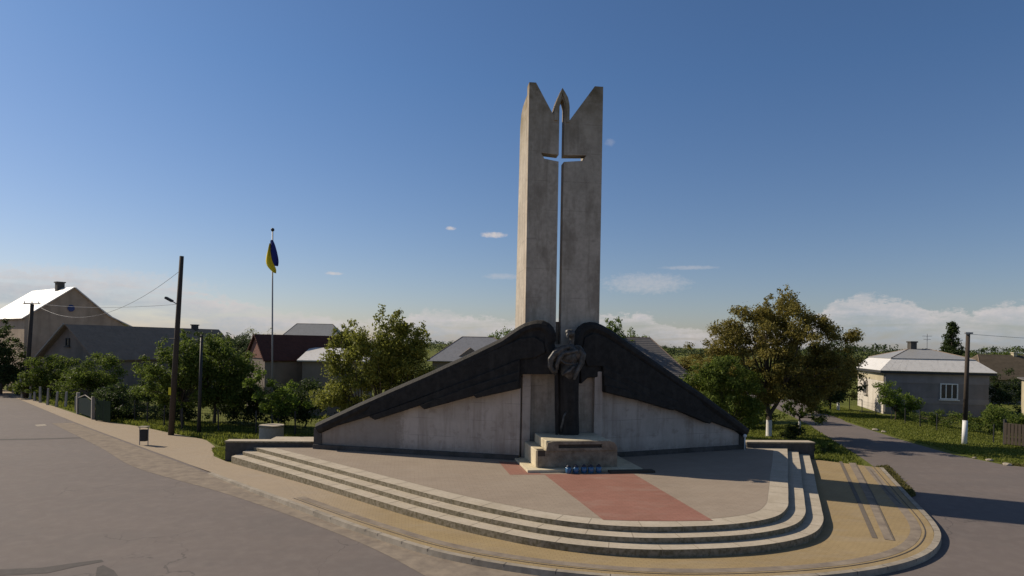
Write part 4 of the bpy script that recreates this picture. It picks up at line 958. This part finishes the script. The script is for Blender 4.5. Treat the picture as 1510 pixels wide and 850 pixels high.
bm = bmesh.new(); tube(bm, [f(4.6, 4.2, 5.5), f(4.6, 4.2, 7.1)], .025, 6); tube(bm, [f(4.2, 4.2, 6.9), f(5.0, 4.2, 6.9)], .018, 5); tube(bm, [f(4.3, 4.2, 6.6), f(4.9, 4.2, 6.6)], .018, 5); obj('aerial', bm, M['metal'], ro)
chimney(f(3.5, 4.6, 5.4), .55, .95, M['plinth'], ro)
# mossy brown roof, far right
e, f, ro = hip_house('brown_roof_house', 'house with mossy brown roof half hidden by bushes at the right edge', (50.6, 70), R(-6), 8.6, 7, 2.6, 5.15, (1.2, 6.6), M['greyplaster'], M['mossy_roof'], .5)
chimney(f(5.0, 3.5, 5.0), .4, .5, M['cream'], ro)
window(f, 5.8, 1.4, 1.1, 1.2, e, None, 2)
# yellow wall glimpsed at the right edge
e, f = shed_roof_house('outbuilding', 'yellow walled outbuilding glimpsed at the extreme right edge behind the bushes', (41.0, 49.6), R(-10), 4, 4, 3.4, 2.9, M['cream'], M['slate'])
window(f, .9, 1.7, .8, 1.0, e, None, 2)
# roofs seen over the wing walls
e, f, ro = hip_house('hip_roof_house', 'house with bluish grey tin roof peeping over the left wing wall', (-6.9, 57), R(5), 8.2, 7, 3.9, 6.05, (2.6, 5.5), M['greyplaster'], M['tin_blue'], .5)
bm = bmesh.new(); prism(bm, [(2.2, 4.3), (4.4, 4.3), (3.3, 5.15)], [], lambda a, z, b: f(a, b, z), .2, 2.2); d_ = obj('dormer', bm, M['slate_dark'], ro)
e, f, ro = hip_house('slate_roof_house', 'house with rough grey slate roof peeping over the right wing wall', (4.8, 48), R(8), 8.5, 7.6, 3.0, 6.15, (1.5, 6.9), M['greyplaster'], M['slate'], .5)
bm = bmesh.new(); box(bm, f(.9, 3.8, 5.9), (.5, .5, 1.6)); obj('chimney', bm, M['plinth'], ro)
hip_house('barn', 'grey hip roofed barn far behind the brick gabled house', (-33.0, 90), R(4), 9.5, 9, 4.5, 7.9, (2.2, 7.3), M['greyplaster'], M['tin_grey'], .4)
shed_roof_house('outbuilding', 'grey walled outbuilding with low pale tin roof beside the brick gabled house', (-15.4, 48.2), R(4), 4.6, 3.6, 4.85, 4.1, M['greyplaster'], M['tin'])

# ================================================================== POLES, FLAG, WIRES
bx, by = G(252, 642); top = P(268, 378, by)
e = empty('utility_pole', (bx, by, 0), 'tall leaning dark wooden utility pole with street lamp head and yellow tag', 'utility pole')
bm = bmesh.new(); tube(bm, [(bx, by, -.2), (bx * .5 + top.x * .5, by, top.z / 2), top], [.165, .145, .115], 12); obj('post', bm, M['wood'], e, True)
q = P(263, 446, by)
bm = bmesh.new(); tube(bm, [q + Vector((.1, -.05, -.15)), q + Vector((-.12, -.15, -.05)), q + Vector((-.3, -.2, .08))], .03, 6); la = obj('lamp_arm', bm, M['metal'], e)
bm = bmesh.new(); box(bm, q + Vector((-.42, -.22, .14)), (.46, .26, .14)); bmesh.ops.rotate(bm, cent=q + Vector((-.42, -.22, .14)), matrix=Matrix.Rotation(R(28), 3, 'Y'), verts=bm.verts); obj('lamp_head', bm, M['dark'], e, bevel=.04)
q = P(253, 577, by); bm = bmesh.new(); box(bm, q + Vector((-.02, -.17, 0)), (.15, .03, .42), 0); obj('tag_plate', bm, M['yellow'], e, bevel=.02)
bm = bmesh.new(); q = P(259, 500, by); tube(bm, [q + Vector((-.3, -.12, 0)), q + Vector((.15, -.12, .02))], .03, 6); obj('bracket', bm, M['dark'], e)
bx, by = G(293, 642); t2 = P(297.5, 497, by)
bm = bmesh.new(); tube(bm, [(bx, by, -.1), t2], [.11, .075], 10); tube(bm, [t2 - Vector((0, 0, .02)), t2 + Vector((0, 0, .12))], [.09, .05], 8)
o = obj('thin_pole', bm, M['dark'], None, True); put_origin(o, (bx, by, 0)); tag(o, 'thin shorter dark pole just right of the tall utility pole', 'pole')
bx, by = gp(39, 58); t2 = P(47.5, 449, 58)
e = empty('utility_pole', (bx, by, 0), 'distant dark utility pole with small crossarm before the beige gable house', 'utility pole')
bm = bmesh.new(); tube(bm, [(bx, by, -.1), t2], [.19, .15], 10); obj('post', bm, M['wood'], e, True)
bm = bmesh.new(); box(bm, t2 + Vector((.05, -.1, .05)), (1.45, .12, .10)); ca = obj('crossarm', bm, M['greywood'], e)
for k in (-.6, .05, .65):
    bm = bmesh.new(); c = t2 + Vector((k, -.1, .1)); tube(bm, [c, c + Vector((0, 0, .1)), c + Vector((0, 0, .17))], [.03, .055, .03], 8); obj('insulator', bm, M['white'], ca)
bx, by = G(1422, 656); t2 = P(1427.5, 493, by)
e = empty('utility_pole', (bx, by, 0), 'dark pole with white painted foot standing in front of the silver roofed house', 'utility pole')
zw = P(1423, 620, by).z; k = zw / t2.z; jx = bx + (t2.x - bx) * k
bm = bmesh.new(); tube(bm, [(jx, by, zw), t2], [.13, .11], 12); obj('post', bm, M['wood'], e, True)
bm = bmesh.new(); tube(bm, [(bx, by, -.1), (jx, by, zw - .002)], [.15, .133], 12); obj('white_foot', bm, M['white'], e, True)
bm = bmesh.new(); box(bm, t2 + Vector((0, -.05, .06)), (.46, .14, .1)); obj('cap', bm, M['metal'], e, bevel=.02)
# flag
bx, by = gp(403.5, 40); t2 = P(402, 341, 40)
e = empty('flagpole', (bx, by, 0), 'thin tall grey flagpole behind the light green young tree', 'flagpole')
bm = bmesh.new(); tube(bm, [(bx, by, -.1), ((bx + t2.x) / 2, by, 6), t2], [.06, .05, .04], 8); obj('pole', bm, M['metal'], e, True)
bm = bmesh.new(); ball(bm, t2 + Vector((0, 0, .08)), (.11, .11, .11), 12); obj('finial', bm, M['dark'], e, True)
def cloth(rows, amp, ph):
    bm = bmesh.new(); g = []
    for i, (y_, xl, xr) in enumerate(rows):
        r_ = []
        for k in range(9):
            t_ = k / 8; p = P(xl + (xr - xl) * t_, y_, 39.8); p.y += amp * math.sin(t_ * 7 + i * .5 + ph); r_.append(bm.verts.new(p))
        g.append(r_)
    for a, b_ in zip(g, g[1:]):
        for k in range(8): bm.faces.new((a[k], a[k + 1], b_[k + 1], b_[k]))
    return bm
fl = empty('flag', P(402, 356, 39.8), 'limp blue and yellow flag hanging near the top of the flagpole', 'flag')
def fin(o):
    s = o.modifiers.new('thickness', 'SOLIDIFY'); s.thickness = .012; s = o.modifiers.new('smooth', 'SUBSURF'); s.levels = 1; s.render_levels = 1
fin(obj('blue_band', cloth([(354, 398.6, 402), (359, 398, 404), (366, 397.4, 406.4), (374, 397.8, 408.6), (382, 399.4, 410.6), (388, 402, 411.4), (393, 405.5, 410.6)], .10, 0), M['flag_blue'], fl, True))
fin(obj('yellow_band', cloth([(359, 397.6, 398.4), (366, 395, 398), (374, 392.6, 398.6), (382, 391.2, 400.2), (389, 391.6, 403), (395, 395.4, 407.6), (400, 401, 408.6), (403.4, 405.4, 408)], .10, .6), M['flag_yellow'], fl, True))
# wires from the tall pole, running off to the far pole
def wire(a, b, sag, label, n=24):
    bm = bmesh.new(); ps = []
    for k in range(n + 1):
        t_ = k / n; p = Vector(a).lerp(Vector(b), t_); p.z -= sag * 4 * t_ * (1 - t_); ps.append(p)
    tube(bm, ps, .011, 5); o = obj('overhead_wire', bm, M['metal']); put_origin(o, a); tag(o, label, 'wire')
pole_y = G(252, 642)[1]
wire(P(265, 400, pole_y), P(49, 447, 57.9), 1.9, 'sagging upper wire from the top of the tall utility pole to the distant pole')
wire(P(262, 449, pole_y), P(47, 447, 57.9), .28, 'nearly straight lower wire from the lamp of the tall utility pole to the distant pole')
wire(P(1429, 493, G(1422, 656)[1]), (95, 60, 8), 1.0, 'thin wire running right from the white footed pole')

# ================================================================== FENCES, GATES, BIN AND SMALL THINGS
# leaning concrete posts at the far left
posts = [((35, 532), (38, 465)), ((57, 546), (69, 470)), ((74, 552), (80, 470)), ((100, 570), (92, 478)), ((136, 575), (138, 495)), ((155, 582), (155, 540)), ((180, 590), (180, 518)), ((213, 600), (217, 525)), ((252, 608), (258, 540)), ((293, 615), (298, 540)), ((340, 632), (342, 562))]
plab = ['leftmost grey concrete fence post, upright, in the row along the pavement', 'leaning fence post second from the left in the row, with a bent top', 'fence post close beside the leaning one, third in the row', 'fence post leaning left, fourth in the row along the pavement',
        'upright fence post right of the left-leaning one', 'short stub of a fence post between two taller ones', 'fence post just right of the short stub', 'fence post in front of the wide green bush', 'fence post left of the last pair before the gate, leaning right',
        'fence post next before the teal gate, slightly leaning', 'pale fence post directly beside the teal gate']
for (bq, tq), lab in zip(posts, plab):
    bp = (bq[0] / 3.036, 400 + bq[1] / 3.036); tpx = (tq[0] / 3.036, 400 + tq[1] / 3.036)
    x, y = G(*bp); t3 = P(tpx[0], tpx[1], y)
    bm = bmesh.new(); hx, hy = .085, .075
    lo = [bm.verts.new((x + a * hx, y + c * hy, -.1)) for a, c in ((-1, -1), (1, -1), (1, 1), (-1, 1))]; hi = [bm.verts.new((t3.x + a * hx * .8, t3.y + c * hy * .8, t3.z)) for a, c in ((-1, -1), (1, -1), (1, 1), (-1, 1))]
    bm.faces.new(lo[::-1]); bm.faces.new(hi)
    for k in range(4): bm.faces.new((lo[k], lo[(k + 1) % 4], hi[(k + 1) % 4], hi[k]))
    o = obj('fence_post', bm, M['greywood'], None, bevel=.02); put_origin(o, (x, y, 0)); tag(o, lab, 'fence post', 'concrete fence posts along the left pavement')
def mesh_fence(name, label, pts_, h, m, pm, step=2.3, dv=.16, dh=.16, thick=.012, postr=.045):
    e = empty(name, (*pts_[0], 0), label, 'fence'); bm = bmesh.new(); total = []
    for a, b_ in zip(pts_, pts_[1:]):
        L = math.dist(a, b_); n = max(1, round(L / step))
        for k in range(n + (1 if b_ == pts_[-1] else 0)): total.append((a[0] + (b_[0] - a[0]) * k / n, a[1] + (b_[1] - a[1]) * k / n))
        nv = int(L / dv)
        for k in range(nv):
            x, y = a[0] + (b_[0] - a[0]) * k / nv, a[1] + (b_[1] - a[1]) * k / nv; tube(bm, [(x, y, .05), (x, y, h)], thick / 2, 3, False)
        for k in range(int(h / dh) + 1): tube(bm, [(*a, .06 + k * dh), (*b_, .06 + k * dh)], thick / 2, 3, False)
    obj('wire_mesh', bm, m, e)
    for x, y in total:
        bm = bmesh.new(); tube(bm, [(x, y, -.1), (x + rng.normal() * .03, y, h + .08)], postr, 8); obj('fence_post', bm, pm, e)
mesh_fence('wire_fence', 'dark green wire mesh fence along the left pavement, behind the litter bin', [(-26.0, 43.9), (-22.9, 41.3), (-19.2, 38.3), (-14.6, 37.6), (-10.2, 37.9)], 1.35, M['green'], M['dark'])
mesh_fence('wire_fence', 'low wire mesh fence on the grass bank before the silver roofed house', [(31.0, 60), (30.2, 52), (29.6, 45.5), (29.2, 39.6)], 1.1, M['green'], M['dark'], 2.6, .24, .24, .009, .035)
# teal gate and green panels
e = empty('garden_gate', (*G(118, 612), 0), 'teal sheet metal garden gate between two pale posts left of the green fence', 'gate')
ga, gb = Vector((*G(115, 611), 0)), Vector((*G(137, 619), 0)); gd = (gb - ga); gl = gd.length; ga_ang = math.atan2(gd.y, gd.x)
fg = frame(ga[:2], ga_ang)
bm = bmesh.new(); prism(bm, [(.14, .12), (gl - .14, .12), (gl - .14, 1.1), (gl * .55, 1.32), (.14, 1.15)], [], lambda a, z, b_: fg(a, b_, z), -.02, .02); obj('gate_leaf', bm, M['teal'], e)
for a in (0, gl):
    bm = bmesh.new(); box(bm, fg(a, 0, .72), (.2, .2, 1.64), ga_ang); obj('gate_post', bm, M['greywood'], e, bevel=.02)
bm = bmesh.new(); tube(bm, [fg(.2, -.03, 1.2), fg(gl * .5, -.03, 1.5), fg(gl - .2, -.03, 1.3)], .028, 6); obj('top_rail', bm, M['greywood'], e)
e = empty('panel_fence', (*G(141, 621), 0), 'solid dark green panel fence right of the teal gate', 'fence')
pa, pb = G(141, 621), G(163, 624.5); fg = frame(pa, math.atan2(pb[1] - pa[1], pb[0] - pa[0])); L = math.dist(pa, pb)
for k in range(2):
    bm = bmesh.new()
    for j in range(6): prism(bm, [(L * k / 2 + .05 + j * (L / 12 - .01), .08), (L * k / 2 + .05 + (j + .92) * (L / 12 - .01), .08), (L * k / 2 + .05 + (j + .92) * (L / 12 - .01), 1.38), (L * k / 2 + .05 + j * (L / 12 - .01), 1.38)], [], lambda a, z, b_: fg(a, b_, z), -.02, .02)
    obj('panel', bm, M['green'], e)
    bm = bmesh.new(); box(bm, fg(L * k / 2, .05, .7), (.09, .09, 1.5)); obj('fence_post', bm, M['dark'], e)
# litter bin
bx, by = G(212, 657)
e = empty('litter_bin', (bx, by, 0), 'small dark litter bin on a frame with pale top on the left pavement', 'litter bin')
bm = bmesh.new(); rg = []
for z, w_, in ((.22, .15), (.25, .17), (.8, .2), (.8, .175), (.3, .15)):
    rg.append([bm.verts.new((bx + w_ * (math.copysign(abs(math.cos(a)) ** .5, math.cos(a))), by + w_ * .8 * math.copysign(abs(math.sin(a)) ** .5, math.sin(a)), z)) for a in [2 * math.pi * k / 20 for k in range(20)]])
bm.faces.new(rg[0]); bm.faces.new(rg[-1])
for a, b_ in zip(rg, rg[1:]):
    for k in range(20): bm.faces.new((a[k], a[(k + 1) % 20], b_[(k + 1) % 20], b_[k]))
obj('bucket', bm, M['dark'], e)
for s in (-1, 1):
    bm = bmesh.new(); tube(bm, [(bx + s * .215, by, 0), (bx + s * .215, by, .93)], .022, 8); obj('leg', bm, M['metal'], e)
bm = bmesh.new(); box(bm, (bx, by, .955), (.46, .34, .045)); obj('lid', bm, M['kerb'], e, bevel=.015)
# concrete well ring behind the low wall
bx, by = G(400, 653)
e = empty('well_ring', (bx, by, 0), 'squat grey concrete well ring with pale lid in the grass behind the low wall', 'well')
bm = bmesh.new(); tube(bm, [(bx, by, -.05), (bx, by, .86)], [.62, .62], 28); obj('ring', bm, M['greywood'], e)
bm = bmesh.new(); tube(bm, [(bx, by, .862), (bx, by, .95)], [.66, .64], 28); obj('lid', bm, M['step'], e)
# white marker post by the lane, stones on the verge
bx, by = G(1236, 606); bm = bmesh.new(); tube(bm, [(bx, by, -.05), (bx, by, .78), (bx, by, .82)], [.13, .11, .06], 10)
o = obj('marker_post', bm, M['white'], None); put_origin(o, (bx, by, 0)); tag(o, 'short white marker post at the far end of the lane by the grass bank', 'post')
bm = bmesh.new(); ball(bm, P(1098.5, 643, 31.3), (.09, .09, .09), 12); c = P(1098.5, 643, 31.3); tube(bm, [(c.x, c.y, .6), (c.x, c.y, c.z)], .03, 8)
o = obj('garden_light', bm, M['white'], None, True); put_origin(o, (c.x, c.y, .65)); tag(o, 'tiny white globe on a stem at the outer end of the right wing wall', 'garden light')
for px, py, s, lab in ((1291, 635, .22, 'flat pale stone on the bank edge beside the far lane'), (1303, 638, .18, 'smaller rounded pale stone just right of the flat one beside the far lane'), (1459, 680, .17, 'pale kerb stone lying in the dry grass at the road mouth, below the walnut shadow'), (1485, 686.5, .19, 'yellowish stone lying nearest the right edge on the dry verge'), (1437, 676, .11, 'small yellowish stone between two bigger ones on the dry verge')):
    x, y = G(px, py); bm = bmesh.new(); bmesh.ops.create_icosphere(bm, subdivisions=2, radius=s)
    for v in bm.verts: v.co += v.co.normalized() * rng.uniform(-.2, .15) * s; v.co.z *= .45
    bmesh.ops.translate(bm, verts=bm.verts, vec=(x, y, s * .25)); o = obj('stone', bm, M['kerb'], None); put_origin(o, (x, y, 0)); tag(o, lab, 'stone', 'stones on the verge')
# dark boarded gate at the right edge
e = empty('board_gate', (29.3, 38.9, 0), 'dark slatted wooden gate at the right edge behind the white footed pole', 'gate')
fg = frame((29.3, 38.9), math.atan2(-2.2, 1.1)); L = 2.6
bm = bmesh.new()
for j in range(14): prism(bm, [(j * L / 14, .1), ((j + .8) * L / 14, .1), ((j + .8) * L / 14, 1.35), (j * L / 14, 1.35)], [], lambda a, z, b_: fg(a, b_, z), -.015, .015)
obj('boards', bm, M['wood'], e)
for a in (0, L / 2, L):
    bm = bmesh.new(); box(bm, fg(a, .08, .75), (.12, .12, 1.6)); obj('gate_post', bm, M['dark'], e)
for z in (.4, 1.1):
    bm = bmesh.new(); prism(bm, [(0, z), (L, z), (L, z + .09), (0, z + .09)], [], lambda a, zz, b_: fg(a, b_, zz), .018, .05); obj('rail', bm, M['wood'], e)
